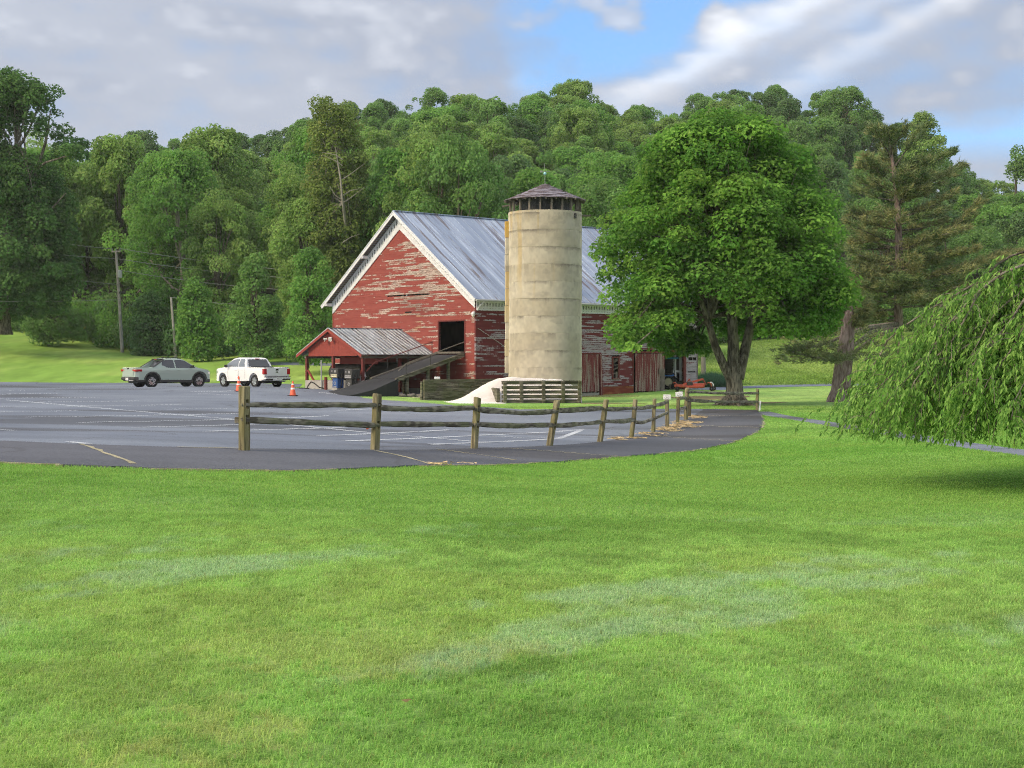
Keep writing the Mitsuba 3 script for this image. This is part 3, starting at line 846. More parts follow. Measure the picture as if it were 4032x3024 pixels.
# roof: tin panels with raised seams, both slopes
nroof = int(round((BLEN + 2 * OV) / 0.56))
pw = (BLEN + 2 * OV) / nroof
slope_len = math.hypot(MID + EV, ZR - ZE)
for sd in (0, 1):
    dirb = -1 if sd == 0 else 1
    dwn = np.array([0, dirb * (MID + EV), ZE - ZR]) / slope_len
    nrm = np.array([0, dirb * (ZR - ZE), (MID + EV)]) / slope_len
    for k in range(nroof):
        a0 = -OV + k * pw
        seg = 7
        ss = np.linspace(0, slope_len, seg)
        sag = -0.03 * np.sin(np.pi * ss / slope_len) + rb.normal(0, 0.004, seg)
        prof = [(0.0, 0.0), (0.0, 0.035), (0.022, 0.035), (0.026, 0.004), (pw * 0.5, 0.0 + rb.uniform(0.0, .006)), (pw - 0.002, 0.004), (pw - 0.002, -0.02), (0.0, -0.02)]
        V = []
        for s_, g_ in zip(ss, sag):
            for pa, pn in prof:
                V.append(np.array([a0 + pa, MID, ZR]) + dwn * s_ + nrm * (pn + g_))
        V = np.array(V)
        m = len(prof)
        i, j = np.meshgrid(np.arange(seg - 1), np.arange(m), indexing='ij')
        q = np.stack([i * m + j, i * m + (j + 1) % m, (i + 1) * m + (j + 1) % m, (i + 1) * m + j], -1).reshape(-1, 4)
        F = np.vstack([q[:, [0, 1, 2]], q[:, [0, 2, 3]]])
        e = (seg - 1) * m
        F = np.vstack([F] + [np.array([[0, t + 1, t], [e, e + t, e + t + 1]]) for t in range(1, m - 1)])
        if sd == 1:
            F = F[:, ::-1]
        barn_put(name('barn__roof__panel'), trimesh.Trimesh(V, F, process=False), 'm_tin')
barn_put('barn__roof', cat([bar((-OV, MID, ZR + 0.03), (BLEN + OV, MID, ZR + 0.03), 0.16, 0.05)]), 'm_tin')
# rafters under the overhang, rake boards, soffits
for sd in (0, 1):
    dirb = -1 if sd == 0 else 1
    e_b = MID + dirb * (MID + EV)
    top, low = np.array([0, MID, ZR]), np.array([0, e_b, ZE])
    nrm = np.array([0, dirb * (ZR - ZE), (MID + EV)]) / slope_len
    o = np.array([-OV - 0.012, 0, 0])
    barn_put(name('barn__rake_board'), cat([bar(top + o - nrm * 0.10, low + o - nrm * 0.10, 0.035, 0.15, up=nrm), bar(top + o * 1.06 - nrm * 0.02, low + o * 1.06 - nrm * 0.02, 0.05, 0.035, up=nrm)]), 'm_white')
    slats = []
    for k in range(46):
        c = top + (low - top) * ((k + 0.5) / 46) - nrm * 0.055
        slats.append(bar(c + np.array([-OV + 0.02, 0, 0]), c + np.array([0.0, 0, 0]), 0.10, 0.025, up=nrm))
    barn_put(name('barn__soffit'), cat(slats), 'm_oldwood')
    for f in (0.44, 0.955):
        c = top + (low - top) * f - nrm * 0.20
        barn_put(name('barn__purlin_end'), bev(-OV, 0.0, c[1] - 0.10, c[1] + 0.10, c[2] - 0.06, c[2] + 0.10, .008), 'm_white')
    # vergeboard sawn with slots and round holes
    band = Polygon([(MID, ZR - 0.14), (MID + dirb * MID, roof_z(0) - 0.14), (MID + dirb * MID, roof_z(0) - 0.94 + 0.12), (MID, ZR - 0.94)])
    cuts = []
    nslot = 27
    for k in range(nslot):
        b = MID + dirb * (0.12 + (MID - 0.3) * (k + 0.5) / nslot)
        zc = roof_z(b) - 0.42
        cuts.append(Polygon([(b, zc + 0.19), (b + 0.055, zc + 0.04), (b + 0.048, zc - 0.12), (b, zc - 0.17), (b - 0.048, zc - 0.12), (b - 0.055, zc + 0.04)]))
        b2 = b + 0.095
        z2 = roof_z(b2) - 0.42
        cuts += [Point(b2, z2 - 0.16).buffer(0.026, 3), Point(b2, z2 + 0.14).buffer(0.026, 3)]
    barn_put(name('barn__vergeboard'), moved(extrude(band.difference(unary_union(cuts)), 0.03), frame([-0.066, 0, 0], [0, 1, 0], [0, 0, 1], [1, 0, 0])), 'm_white')
    barn_put(name('barn__vergeboard__backing'), moved(extrude(band.buffer(-0.02), 0.004), frame([-0.034, 0, 0], [0, 1, 0], [0, 0, 1], [1, 0, 0])), 'm_dark')
labels['barn__vergeboard'] = {'label': 'white fretwork board sawn with slots along the gable'}
# cornice along the eave of the side wall
cor = sbox(0.0, 4.12, BLEN, 4.60)
cuts = []
for k in range(int(BLEN / 0.20)):
    a = 0.10 + k * 0.20
    cuts.append(Polygon([(a, 4.52), (a + 0.042, 4.50), (a + 0.036, 4.34), (a, 4.29), (a - 0.036, 4.34), (a - 0.042, 4.50)]))
    cuts.append(Point(a, 4.225).buffer(0.028, 3))
barn_put('barn__cornice', moved(extrude(cor.difference(unary_union(cuts)), 0.03), frame([0, -0.04, 0], [1, 0, 0], [0, 0, 1], [0, -1, 0])), 'm_white')
barn_put('barn__cornice__backing', bx(0.02, BLEN - 0.02, -0.034, -0.03, 4.14, 4.58), 'm_dark')
barn_put('barn__eave_soffit', bx(-0.02, BLEN, -EV + 0.02, 0.0, 4.60, 4.625), 'm_white')
barn_put('barn__gutter', tube([(-0.45, -EV - 0.03, 4.60), (8, -EV - 0.03, 4.59), (BLEN + 0.4, -EV - 0.03, 4.57)], 0.055, 8), 'm_gutter')
barn_put('barn__downspout', tube([(0.1, -EV - 0.03, 4.55), (0.06, -0.20, 4.30), (0.02, -0.085, 4.12)], 0.035, 8), 'm_white')
barn_put('barn__loose_conduit', tube([(0.10, -0.06, 3.22), (1.3, -0.10, 2.6), (2.05, -0.14, 2.18), (2.9, -0.16, 1.55)], 0.014, 6), 'm_gutter')
# lamp at the corner
t = 'barn_lamp'
put(t + '__housing', moved(cat([bev(-0.15, -0.04, -0.02, 0.10, 3.98, 4.06, .01), tube([(-0.12, 0.04, 4.02), (-0.13, 0.04, 3.90)], [0.09, 0.11], 12)]), BARN), 'm_white', smooth=40)
put(t + '__shade', moved(trimesh.creation.uv_sphere(0.085, count=[8, 12]), BARN @ frame([-0.13, 0.04, 3.86], [1, 0, 0], [0, 1, 0], [0, 0, 1])), 'm_bulb', smooth=True)
tag(t, 'small white outdoor lamp fixed to the front corner of the red barn', 'lamp')

# side wall: doors, window, base
def board_door(key, a0, a1, z0, z1, nb, off, bsdf='m_door'):
    w = (a1 - a0) / nb
    for k in range(nb):
        d = rb.uniform(0, .012)
        zz = z0 + rb.uniform(-.012, .03)
        barn_put(name(key + '__plank'), bev(a0 + k * w + .004, a0 + (k + 1) * w - .004, -off - 0.035 - d, -off - d, zz, z1, .004), bsdf)
    barn_put(key, cat([bx(a0 + .03, a1 - .03, -off + .002, -off + 0.03, z0 + .25, z0 + .4), bx(a0 + .03, a1 - .03, -off + .002, -off + 0.03, z1 - .4, z1 - .25)]), 'm_inside')


board_door('barn__stable_door', 6.9, 8.64, -0.07, 1.94, 9, 0.07)
board_door('barn__sliding_door', 11.42, 13.80, -0.11, 1.99, 12, 0.10)
labels['barn__sliding_door'] = {'label': 'wide sliding door of greyed red planks, pushed left of the opening'}
labels['barn__stable_door'] = {'label': 'narrower red plank door beside the silo'}
barn_put('barn__sliding_door__lock_box', bev(13.28, 13.78, -0.20, -0.148, 0.86, 1.14, .01), 'm_oldwood')
barn_put('barn__sliding_door__patch_board', bev(13.42, 13.80, -0.165, -0.147, -0.1, 0.86, .004), 'm_oldwood')
barn_put('barn__door_track', cat([bev(11.36, 15.74, -0.12, -0.02, 2.02, 2.12, .006), bev(6.8, 8.8, -0.10, -0.02, 1.96, 2.03, .006)]), 'm_redpost')
barn_put('barn__door_track__hood', bev(13.9, 15.78, -0.16, -0.03, 2.121, 2.25, .008), 'm_red')
barn_put('barn__leaning_post', bar((8.80, -0.12, -0.45), (8.72, -0.09, 1.95), 0.16, 0.12, up=(0, 1, 0)), 'm_door')
barn_put('barn__base_panel', bx(8.95, 11.36, -0.06, 0.0, -0.6, 0.20), 'm_base')
barn_put('barn__base_panel__sill', bev(8.95, 11.36, -0.09, 0.0, 0.20, 0.29, .006), 'm_side')
barn_put('barn__door_post', bev(15.55, 15.72, -0.06, 0.08, -0.5, 2.02, .006), 'm_redpost')
barn_put('barn__door_post_001', bev(11.30, 11.41, -0.05, 0.0, -0.4, 2.02, .006), 'm_redpost')
barn_put('barn__threshold', bev(13.5, 15.5, -0.25, 0.05, -0.30, -0.085, .01), 'm_concrete')
win = 'barn__window'
barn_put(win, cat([bev(9.70, 9.80, -0.05, 0.05, 0.60, 1.82, .005), bev(10.19, 10.29, -0.05, 0.05, 0.60, 1.82, .005), bev(9.80, 10.19, -0.05, 0.05, 1.74, 1.82, .005)]), 'm_redpost')
barn_put(win + '__sill', bev(9.68, 10.33, -0.09, 0.05, 0.585, 0.66, .005), 'm_door')
for z0, z1, b0 in ((1.60, 1.70, .0), (1.36, 1.37, .0), (1.10, 1.22, .0), (0.90, 0.91, 0), (1.47, 1.62, .02)):
    barn_put(name(win + '__slat'), bar((9.80, -0.0 + b0, z0), (10.19, -0.0 + b0, z1), 0.02, 0.05), 'm_oldwood')
barn_put(win + '__patch', bx(10.03, 10.19, 0.01, 0.03, 0.66, 1.0), 'm_oldwood')
# framing inside the open doorway
for a, b in ((15.55, .62), (15.95, .55), (14.35, 2.2), (14.9, 2.6)):
    barn_put(name('barn__inner_post'), bar((a, b, -0.1), (a - 0.08, b, 2.6), 0.11, 0.11, up=(1, 0, 0)), 'm_white' if a > 14.5 else 'm_oldwood')
barn_put('barn__inner_rail', bar((15.3, .66, 0.98), (16.4, .50, 0.98), 0.05, 0.12), 'm_white')
barn_put('barn__inner_board', cat([bar((15.0, .55, 0.0), (16.2, .5, 0.25), 0.04, 0.5)]), 'm_oldwood')

# ---------------------------------------------------------------- lean-to canopy with fuel pumps
CR, CZ, CEZ, CA = 6.1, 3.25, 1.90, -4.70
CH0, CH1 = 3.15, 9.0
tag('fuel_canopy', 'low open red shelter with a ribbed tin roof built against the barn gable', 'shelter')
cp = 'fuel_canopy'
npan = 9
for sd, eb in ((0, CH0), (1, CH1)):
    sl = math.hypot(eb - CR, CZ - CEZ)
    dwn = np.array([0, eb - CR, CEZ - CZ]) / sl
    nrm = np.array([0, (CZ - CEZ) * np.sign(eb - CR), abs(eb - CR)]) / sl
    for k in range(npan):
        a0 = CA + k * (4.66 / npan)
        w = 4.66 / npan
        o = np.array([a0 + w / 2, CR, CZ])
        barn_put(name(cp + '__roof__panel'), bar(o, o + dwn * sl, w - 0.003, 0.018, up=nrm), 'm_tinshed')
        for q in (0.02, 0.5):
            o2 = np.array([a0 + w * q + 0.01, CR, CZ]) + nrm * 0.022
            barn_put(name(cp + '__roof__rib'), bar(o2, o2 + dwn * (sl + 0.01), 0.035, 0.035, up=nrm), 'm_rib')
    barn_put(name(cp + '__rake_board'), bar(np.array([CA - 0.02, CR, CZ]) - nrm * 0.09, np.array([CA - 0.02, eb, CEZ]) - nrm * 0.09, 0.03, 0.14, up=nrm), 'm_red')
    for k in range(8):
        a = CA + 0.35 + k * 0.58
        o = np.array([a, CR, CZ]) - nrm * 0.06
        barn_put(name(cp + '__rafter'), bar(o, o + dwn * (sl - 0.02), 0.05, 0.09, up=nrm), 'm_oldwood')
barn_put(cp + '__roof', bar((CA, CR, CZ + 0.02), (-0.05, CR, CZ + 0.02), 0.14, 0.03), 'm_tinshed')
ng = 22
for k in range(ng):
    b0, b1 = CH0 + 0.72 + k * (5.85 - 1.55) / ng, CH0 + 0.72 + (k + 1) * (5.85 - 1.55) / ng
    zt = [CZ - 0.10 - abs(b - CR) * (CZ - CEZ) / (2.92) for b in (b0, (b0 + b1) / 2, b1)]
    pl = Polygon([(b0 + .003, 1.83), (b1 - .003, 1.83), (b1 - .003, zt[2]), (b0 + .003, zt[0])])
    barn_put(name(cp + '__gable_board'), moved(extrude(pl, 0.02), frame([-4.50 + rb.uniform(0, .006), 0, 0], [0, 1, 0], [0, 0, 1], [1, 0, 0])), 'm_red')
for a, b, z0 in ((-4.4, 8.45, 0.2), (-4.4, 6.05, 0.2), (-4.4, 3.5, 0.0), (-2.1, 3.5, 0.0), (-2.1, 8.6, 0.0), (-0.2, 3.5, 0.0)):
    barn_put(name(cp + '__post'), bev(a - .07, a + .07, b - .07, b + .07, z0, 1.86, .01), 'm_redpost')
barn_put(cp + '__beam', bev(-4.5, -0.05, 3.42, 3.58, 1.72, 1.86, .01), 'm_oldwood')
barn_put(cp + '__beam_001', bev(-4.5, -0.05, 8.4, 8.56, 1.72, 1.86, .01), 'm_oldwood')
for (a, b), (a1, b1) in (((-4.4, 8.36), (-4.4, 7.75)), ((-4.4, 3.58), (-4.3, 4.1))):
    barn_put(name(cp + '__brace'), bar((a, b, 1.1), (a1, b1, 0.5), 0.07, 0.09), 'm_red')
barn_put(cp + '__hanging_panel', bev(-3.2, -3.15, 3.9, 7.2, 1.42, 1.80, .01), 'm_red')
# floodlights on the canopy gable
fl = 'floodlight'
for q, (b, ang) in enumerate(((6.28, 0.5), (5.92, -0.6))):
    c = np.array([-4.62, b, 2.72])
    d = np.array([-math.cos(ang), math.sin(ang), -0.35])
    barn_put(f'{fl}__head' + ('' if q == 0 else '_001'), tube([c, c + d * 0.06, c + d * 0.17], [0.05, 0.06, 0.105], 12), 'm_bulb', smooth=40)
barn_put(fl + '__bracket', bev(-4.58, -4.52, 5.95, 6.25, 2.68, 2.80, .01), 'm_white')
tag(fl, 'twin cream floodlights fixed under the peak of the red canopy', 'floodlight')
# containment wall and tanks
cw = 'tank_wall'
for k, (b0, b1) in enumerate(((6.9, 8.46), (5.62, 6.84), (3.3, 5.56))):
    barn_put(name(cw + '__section'), bev(-4.52, -4.30, b0, b1, -0.1, 0.60 + rb.uniform(-.02, .02), .02), 'm_concrete')
barn_put(cw + '__side', bev(-4.30, -0.4, 8.32, 8.5, -0.1, 0.58, .02), 'm_concrete')
tag(cw, 'low stained concrete wall under the front of the red canopy', 'wall')


def tank(key, a, b0, b1, r, z, lab):
    prof = [(0, 0), (r * .7, 0.02), (r * .95, .10), (r, .18), (r, b1 - b0 - .18), (r * .95, b1 - b0 - .1), (r * .7, b1 - b0 - .02), (0, b1 - b0)]
    m = trimesh.creation.revolve(np.array(prof), sections=28)
    barn_put(key + '__shell', moved(m, frame([a, b0, z], [1, 0, 0], [0, 0, -1], [0, 1, 0])), 'm_tank', smooth=35)
    for q in (0.25, 0.75):
        b = b0 + (b1 - b0) * q
        barn_put(name(key + '__saddle'), bev(a - r * .8, a + r * .8, b - .08, b + .08, 0.1, z - r * .6, .01), 'm_concrete')
    barn_put(key + '__vent', tube([(a, b0 + .6, z + r - .03), (a, b0 + .6, z + r + .5)], 0.03, 8), 'm_white')
    tag(key, lab, 'fuel tank')


tank('fuel_tank', -3.0, 5.2, 8.0, 0.44, 1.0, 'dark round fuel tank behind the concrete wall, the nearer of the two')
tank('fuel_tank_001', -1.5, 3.9, 7.9, 0.50, 1.02, 'long dark fuel tank lying deep in the shelter nearest the barn wall')


def pump(key, a, b, body, trim, lab, w=0.52):
    z = gz(a, b) + 0.03
    barn_put(key + '__base', bev(a - .22, a + .22, b - w / 2 + .05, b + w / 2 - .05, z - .1, z + .12, .01), 'm_concrete')
    barn_put(key + '__cabinet', bev(a - .20, a + .20, b - w / 2 + .04, b + w / 2 - .04, z + .12, z + .62, .02), body)
    barn_put(key + '__head', bev(a - .26, a + .26, b - w / 2 - .06, b + w / 2 + .06, z + .62, z + 1.10, .03), 'm_dark')
    barn_put(key + '__stripe', cat([bx(a - .268, a - .255, b - w / 2, b + w / 2, z + .66, z + .74), bx(a - .268, a - .255, b - w / 2, b + w / 2, z + .76, z + .80)]), trim)
    barn_put(key + '__sticker', cat([bx(a - .267, a - .255, b - .16, b - .05, z + .90, z + 1.02), bx(a - .267, a - .255, b + .13, b + .19, z + .94, z + 1.0)]), 'm_grey')
    barn_put(key + '__nozzle', cat([bev(a - .10, a + .06, b + w / 2 + .05, b + w / 2 + .13, z + .58, z + .92, .02)]), trim)
    barn_put(key + '__hose', tube([(a, b - w / 2 - .08, z + .95), (a - .1, b - w / 2 - .2, z + .6), (a - .15, b - w / 2 - .22, z + .25), (a - .1, b - w / 2 - .1, z + .1), (a, b - w / 2 - .08, z + .5)], 0.022, 8), 'm_rubber')
    barn_put(key + '__decal', cat([moved(trimesh.creation.annulus(.05, .085, .006), frame([a - .203, b, z + .36], [0, 1, 0], [0, 0, 1], [1, 0, 0])), bx(a - .207, a - .199, b - .14, b + .14, z + .14, z + .20)]), 'm_grey')
    tag(key, lab, 'fuel pump')


pump('fuel_pump', -5.1, 4.64, 'm_blue', 'm_cream', 'blue fuel pump with a black head and a cream stripe under the red canopy')
pump('fuel_pump_001', -4.9, 3.72, 'm_dark', 'm_grey', 'dark fuel pump with a grey stripe just right of the blue one')
gzz = gz(-5.2, 5.57)
barn_put('bollard', tube([(-5.2, 5.57, gzz - .1), (-5.2, 5.57, gzz + .66)], 0.085, 12), 'm_redpost', smooth=40)
tag('bollard', 'short dark red bollard in front of the concrete tank wall', 'bollard')
barn_put('white_pipe', tube([(-4.62, 6.81, gz(-4.62, 6.81)), (-4.62, 6.81, 1.62)], 0.035, 8), 'm_gutter', smooth=40)
tag('white_pipe', 'thin pale upright pipe in front of the concrete tank wall', 'pipe')
gg = gz(-5.3, 6.6) + 0.05
barn_put('hose', tube([(-5.2, 5.7, gg + .02), (-5.3, 6.0, gg + .06), (-5.35, 6.4, gg + .28), (-5.3, 6.75, gg + .34), (-5.3, 7.0, gg + .15), (-5.35, 7.05, gg), (-5.4, 6.8, gg), (-5.45, 7.6, gg)], 0.03, 8), 'm_rubber', smooth=True)
tag('hose', 'black hose looped on the asphalt in front of the concrete tank wall', 'hose')
for q, (a, b, s, lab) in enumerate(((-4.1, 4.2, .22, 'white bag lying on the tank wall behind the pumps'), (-4.25, 3.72, .2, 'white bag leaning on the canopy post beside the dark pump'))):
    m = trimesh.creation.icosphere(2, s)
    m.vertices *= [0.8, 1.0, 1.3 if q else 0.8]
    m.vertices += (meshkit.fbm(m.vertices * 6 + q, 2) - .5)[:, None] * unit(m.vertices) * .16
    m.apply_translation((a, b, 0.60 + s * (1.1 if q else .55)))
    barn_put(name('white_bag'), m, 'm_white', smooth=True)
    tag('white_bag' if q == 0 else 'white_bag_001', lab, 'bag')

# ---------------------------------------------------------------- ramp up to the hay door
rp = 'ramp'
tag(rp, 'asphalt covered loading ramp with pipe rails climbing to the dark hay door', 'ramp')


def rz(a):
    return 1.985 + 0.292 * a            # a is negative in front of the wall


lo_a = -4.25
dk = []
barn_put(rp + '__deck', bar((lo_a, 1.9, rz(lo_a) - .05), (-0.30, 1.9, rz(-0.3) - .05), 1.92, 0.10), 'm_ramp')
for b in (0.87, 2.93):
    barn_put(name(rp + '__side_beam'), bar((lo_a - .1, b, rz(lo_a - .1) - .07), (-0.05, b, rz(-0.05) - .07), 0.10, 0.20), 'm_timber')
barn_put(rp + '__kerb', bar((-4.4, 2.80, rz(-4.4) + .03), (-0.3, 2.80, rz(-.3) + .03), 0.09, 0.08), 'm_oldwood')
V = []
for a in np.linspace(lo_a + 0.02, -7.6, 9):
    wide = 0.05 * (lo_a - a)
    for b in (0.80 - wide * 4, 1.9, 3.0 + wide * 2):
        g = gz(a, b) - 0.05
        top = max(rz(a) if a > -6.0 else rz(-6.0) + (a + 6.0) * 0.15, g + 0.03)
        edge = 0.0 if b == 1.9 else -0.03
        V.append((a, b, top + edge))
V = np.array(V)
n = 9
F = []
for i in range(n - 1):
    for j in range(2):
        k = i * 3 + j
        F += [[k, k + 1, k + 4], [k, k + 4, k + 3]]
bot = V.copy()
bot[:, 2] = [gz(x, y) - 0.4 for x, y, _ in bot]
F2 = [[a + 27, c + 27, b + 27] for a, b, c in F]
sides = []
for i in range(n - 1):
    k = i * 3
    sides += [[k, k + 3, k + 30], [k, k + 30, k + 27], [k + 2, k + 29, k + 32], [k + 2, k + 32, k + 5]]
sides += [[0, 27, 28], [0, 28, 1], [1, 28, 29], [1, 29, 2]]
ap = trimesh.Trimesh(np.vstack([V, bot]), np.array(F + F2 + sides), process=False)
ap.fix_normals()
barn_put(rp + '__apron', ap, 'm_ramp')
for a, b in ((-2.3, 0.95), (-2.3, 2.85), (-3.6, 0.95), (-1.0, 0.95)):
    barn_put(name(rp + '__support'), bev(a - .07, a + .07, b - .07, b + .07, -0.5, rz(a) - .10, .01), 'm_timber')
for b, h0, h1, a0, a1 in ((0.87, 0.56, 0.56, -4.2, 0.02), (2.93, 0.72, 0.70, -4.6, -0.4)):
    barn_put(name(rp + '__rail'), tube([(a0, b, rz(a0) + h0 * .6), (a0 + .5, b, rz(a0 + .5) + h0), (a1, b, rz(a1) + h1)], 0.024, 8), 'm_redpost' if b > 1 else 'm_oldwood')
    for a in ((-3.7, -2.2) if b < 1 else (-3.3, -2.0, -0.45)):
        barn_put(name(rp + '__rail_post'), tube([(a, b, rz(a) - .1), (a, b, rz(a) + h0)], 0.018, 6), 'm_dark')
# lumber and stones lying under the ramp
rk = np.random.default_rng(31)
stones = [(-2.9, 0.45, .20), (-3.3, 0.35, .16), (-3.7, 0.5, .18), (-2.4, 0.2, .15), (-2.0, 0.5, .22), (-1.6, 0.3, .16), (-3.0, -0.05, .12), (-4.2, 0.55, .15), (-3.5, 0.0, .10)]
for q, (a, b, s) in enumerate(stones):
    m = trimesh.creation.icosphere(2, s)
    m.vertices *= [1.3, 1, .75]
    m.vertices += (meshkit.noise(m.vertices * 7 + q * 5) - .5)[:, None] * unit(m.vertices) * s * .7
    p = bw(a, b, gz(a, b) + s * .35)
    m.apply_translation(p)
    k = name('stone')
    put(k, m, 'm_stone')
    tag(k, 'dark rough stone lying in the shade under the loading ramp', 'stone', 'stones under the ramp')
p = bw(-1.55, -0.75, 0)
z = gz(-1.55, -0.75)
barn_put('concrete_block', bev(-1.9, -1.45, -0.95, -0.6, z - .05, z + .26, .015), 'm_concrete')
tag('concrete_block', 'grey concrete block on the grass at the left end of the timber wall', 'block')
m = tube([(-1.9, -0.5, z + .33), (-1.5, -0.75, z + .36)], [.13, .12], 12)
barn_put('log_end', m, 'm_cream', smooth=40)
tag('log_end', 'short pale log lying above the concrete block beside the timber wall', 'log')
barn_put('loose_plank', bar((-4.4, -0.55, gz(-4.4, -.55) + .05), (-2.6, -1.1, gz(-2.6, -1.1) + .06), 0.14, 0.04), 'm_cream')
tag('loose_plank', 'pale loose plank lying on the grass in front of the ramp', 'plank')
put('cable_box', moved(bev(-0.14, 0.14, -0.1, 0.1, 0, 0.12, .02), frame([-3.55, 70.1, 0.715], [1, 0, 0], [0, 1, 0], [0, 0, 1])), 'm_white')
tag('cable_box', 'small white box sitting on top of the timber wall', 'box')
# ---------------------------------------------------------------- the silo
sz0, RING = -0.35, 0.81
tag('silo', 'tall round beige concrete silo with a low dark shingled roof beside the red barn', 'silo')
rsl = np.random.default_rng(8)


def ring_mesh(r, z0, z1, n=64, wob=0.004):
    th = np.linspace(0, 2 * np.pi, n, endpoint=False)
    zs = [z0, z0 + .012, z0 + .03, (z0 + z1) / 2, z1 - .03, z1 - .010, z1]
    off = [-.014, -.004, 0, rsl.uniform(-.004, .006), 0, -.005, -.014]
    V = []
    for z, o in zip(zs, off):
        rr = r + o + rsl.normal(0, wob, n) * 0.5
        V.append(np.stack([SX + rr * np.sin(th), SY - rr * np.cos(th), np.full(n, z)], 1))
    V = np.vstack(V)
    m = len(zs)
    i, j = np.meshgrid(np.arange(m - 1), np.arange(n), indexing='ij')
    q = np.stack([i * n + j, i * n + (j + 1) % n, (i + 1) * n + (j + 1) % n, (i + 1) * n + j], -1).reshape(-1, 4)
    return trimesh.Trimesh(V, np.vstack([q[:, [0, 1, 2]], q[:, [0, 2, 3]]]), process=False)


NR = 11
for k in range(-1, NR):
    z0 = sz0 + k * RING
    z1 = z0 + RING
    put(name('silo__ring'), ring_mesh(SR + rsl.uniform(-.010, .010), z0, z1), 'm_silo', smooth=50)
ztop = sz0 + NR * RING                                     # about 8.56
put('silo__rim', trimesh.creation.annulus(SR - 0.16, SR + .004, 0.14, transform=frame([SX, SY, ztop + .04], [1, 0, 0], [0, 1, 0], [0, 0, 1])), 'm_silo', smooth=40)
for k in range(20):
    th = (k + 0.5) / 20 * 2 * np.pi
    c = np.array([SX + (SR - .08) * np.sin(th), SY - (SR - .08) * np.cos(th), 0])
    put(name('silo__post'), bar(c + [0, 0, ztop + .1], c + [0.01, 0, ztop + 0.72], 0.075, 0.10, up=(np.sin(th), -np.cos(th), 0)), 'm_oldwood')
put('silo__plate', trimesh.creation.annulus(SR - 0.2, SR - .02, 0.07, transform=frame([SX, SY, ztop + .74], [1, 0, 0], [0, 1, 0], [0, 0, 1])), 'm_oldwood')
put('silo__lining', trimesh.creation.annulus(SR - .55, SR - .5, 0.6, transform=frame([SX, SY, ztop + .4], [1, 0, 0], [0, 1, 0], [0, 0, 1])), 'm_black')
NF, EZ, AZ, ER = 12, ztop + 0.66, ztop + 1.50, 1.97
for k in range(NF):
    t0, t1 = (k - .5) / NF * 2 * np.pi, (k + .5) / NF * 2 * np.pi
    V, F, cnt = [], [], 0
    ncourse = 7
    for c in range(ncourse):
        r1, r0 = ER * (1 - c / ncourse), ER * (1 - (c + 1) / ncourse) + 0.02
        zl, zh = EZ + (AZ - EZ) * c / ncourse, EZ + (AZ - EZ) * (c + 1) / ncourse
        nn = max(1, int((t1 - t0) * r1 / 0.25))
        for s in range(nn):
            a0, a1 = t0 + (t1 - t0) * s / nn, t0 + (t1 - t0) * (s + 1) / nn
            dz, lift = rsl.uniform(-.02, .01), 0.035 + rsl.uniform(0, .02)
            for r_, a_, z_ in ((r1 + rsl.uniform(-.03, .02), a0, zl + lift), (r1 + rsl.uniform(-.03, .02), a1 - .004, zl + lift + dz * .3), (max(r0, .01), a1 - .004, zh + .012), (max(r0, .01), a0, zh + .012)):
                V.append((SX + r_ * np.sin(a_), SY - r_ * np.cos(a_), z_))
            V += [(x, y, z - .03) for x, y, z in V[-4:]]
            for f in ((0, 1, 2), (0, 2, 3), (4, 6, 5), (4, 7, 6), (0, 4, 5), (0, 5, 1), (1, 5, 6), (1, 6, 2), (3, 2, 6), (3, 6, 7), (0, 3, 7), (0, 7, 4)):
                F.append([cnt + q for q in f])
            cnt += 8
    put(name('silo__roof_facet'), (np.array(V), np.array(F)), 'm_shingle')
for k in range(24):
    th = k / 24 * 2 * np.pi
    o = np.array([np.sin(th), -np.cos(th), 0])
    put(name('silo__rafter'), bar(np.array([SX, SY, 0]) + o * 0.9 + [0, 0, EZ + (AZ - EZ) * .55 - .05], np.array([SX, SY, 0]) + o * (ER - .02 + rsl.uniform(-.05, .07)) + [0, 0, EZ - .03], 0.05, 0.09), 'm_oldwood')
put('silo__lightning_rod', tube([(SX, SY, AZ - .02), (SX - .02, SY, AZ + 1.0)], 0.014, 6), 'm_wire')
put('silo__lightning_rod__ball', moved(trimesh.creation.uv_sphere(0.072, count=[12, 16]), frame([SX - .01, SY, AZ + .50], [1, 0, 0], [0, 1, 0], [0, 0, 1])), 'm_ball', smooth=True)
put('silo__lightning_rod__arrow', cat([bar((SX - .24, SY, AZ + .60), (SX + .24, SY + .05, AZ + .60), 0.012, 0.02), bar((SX - .24, SY, AZ + .60), (SX - .12, SY, AZ + .60), 0.012, 0.08)]), 'm_wire')
# the chute that runs up the left side
cx = SX - SR * math.sin(1.45)
cy = SY - SR * math.cos(1.45)
chs = [(k, 1.0 + k * 0.81, 1.0 + (k + 1) * .81 - .015) for k in range(9)]
for k, z0, z1 in chs:
    put(name('silo__chute'), moved(bev(-0.16, 0.13, -0.12, 0.12, z0, min(z1, 8.25), .015), frame([cx + rsl.uniform(-.012, .012), cy, 0], [math.sin(1.45), math.cos(1.45), 0], [-math.cos(1.45), math.sin(1.45), 0], [0, 0, 1])), 'm_yellow' if k in (1, 3, 4, 5, 8) else 'm_silo')
put('silo__bracket', bar((SX + SR - .1, SY, ztop - .02), (SX + SR + .42, SY, ztop - .02), 0.3, 0.06), 'm_oldwood')
put('silo__bracket_001', bar((SX - SR - .30, SY, ztop + .42), (SX - SR + .2, SY, ztop + .5), 0.3, 0.05), 'm_oldwood')
put('silo__hook', moved(bev(-.06, .06, -.08, .02, -.12, .12, .02), frame([SX + SR * math.sin(.92), SY - SR * math.cos(.92) - .03, ztop - .13], [1, 0, 0], [0, 1, 0], [0, 0, 1])), 'm_dark')

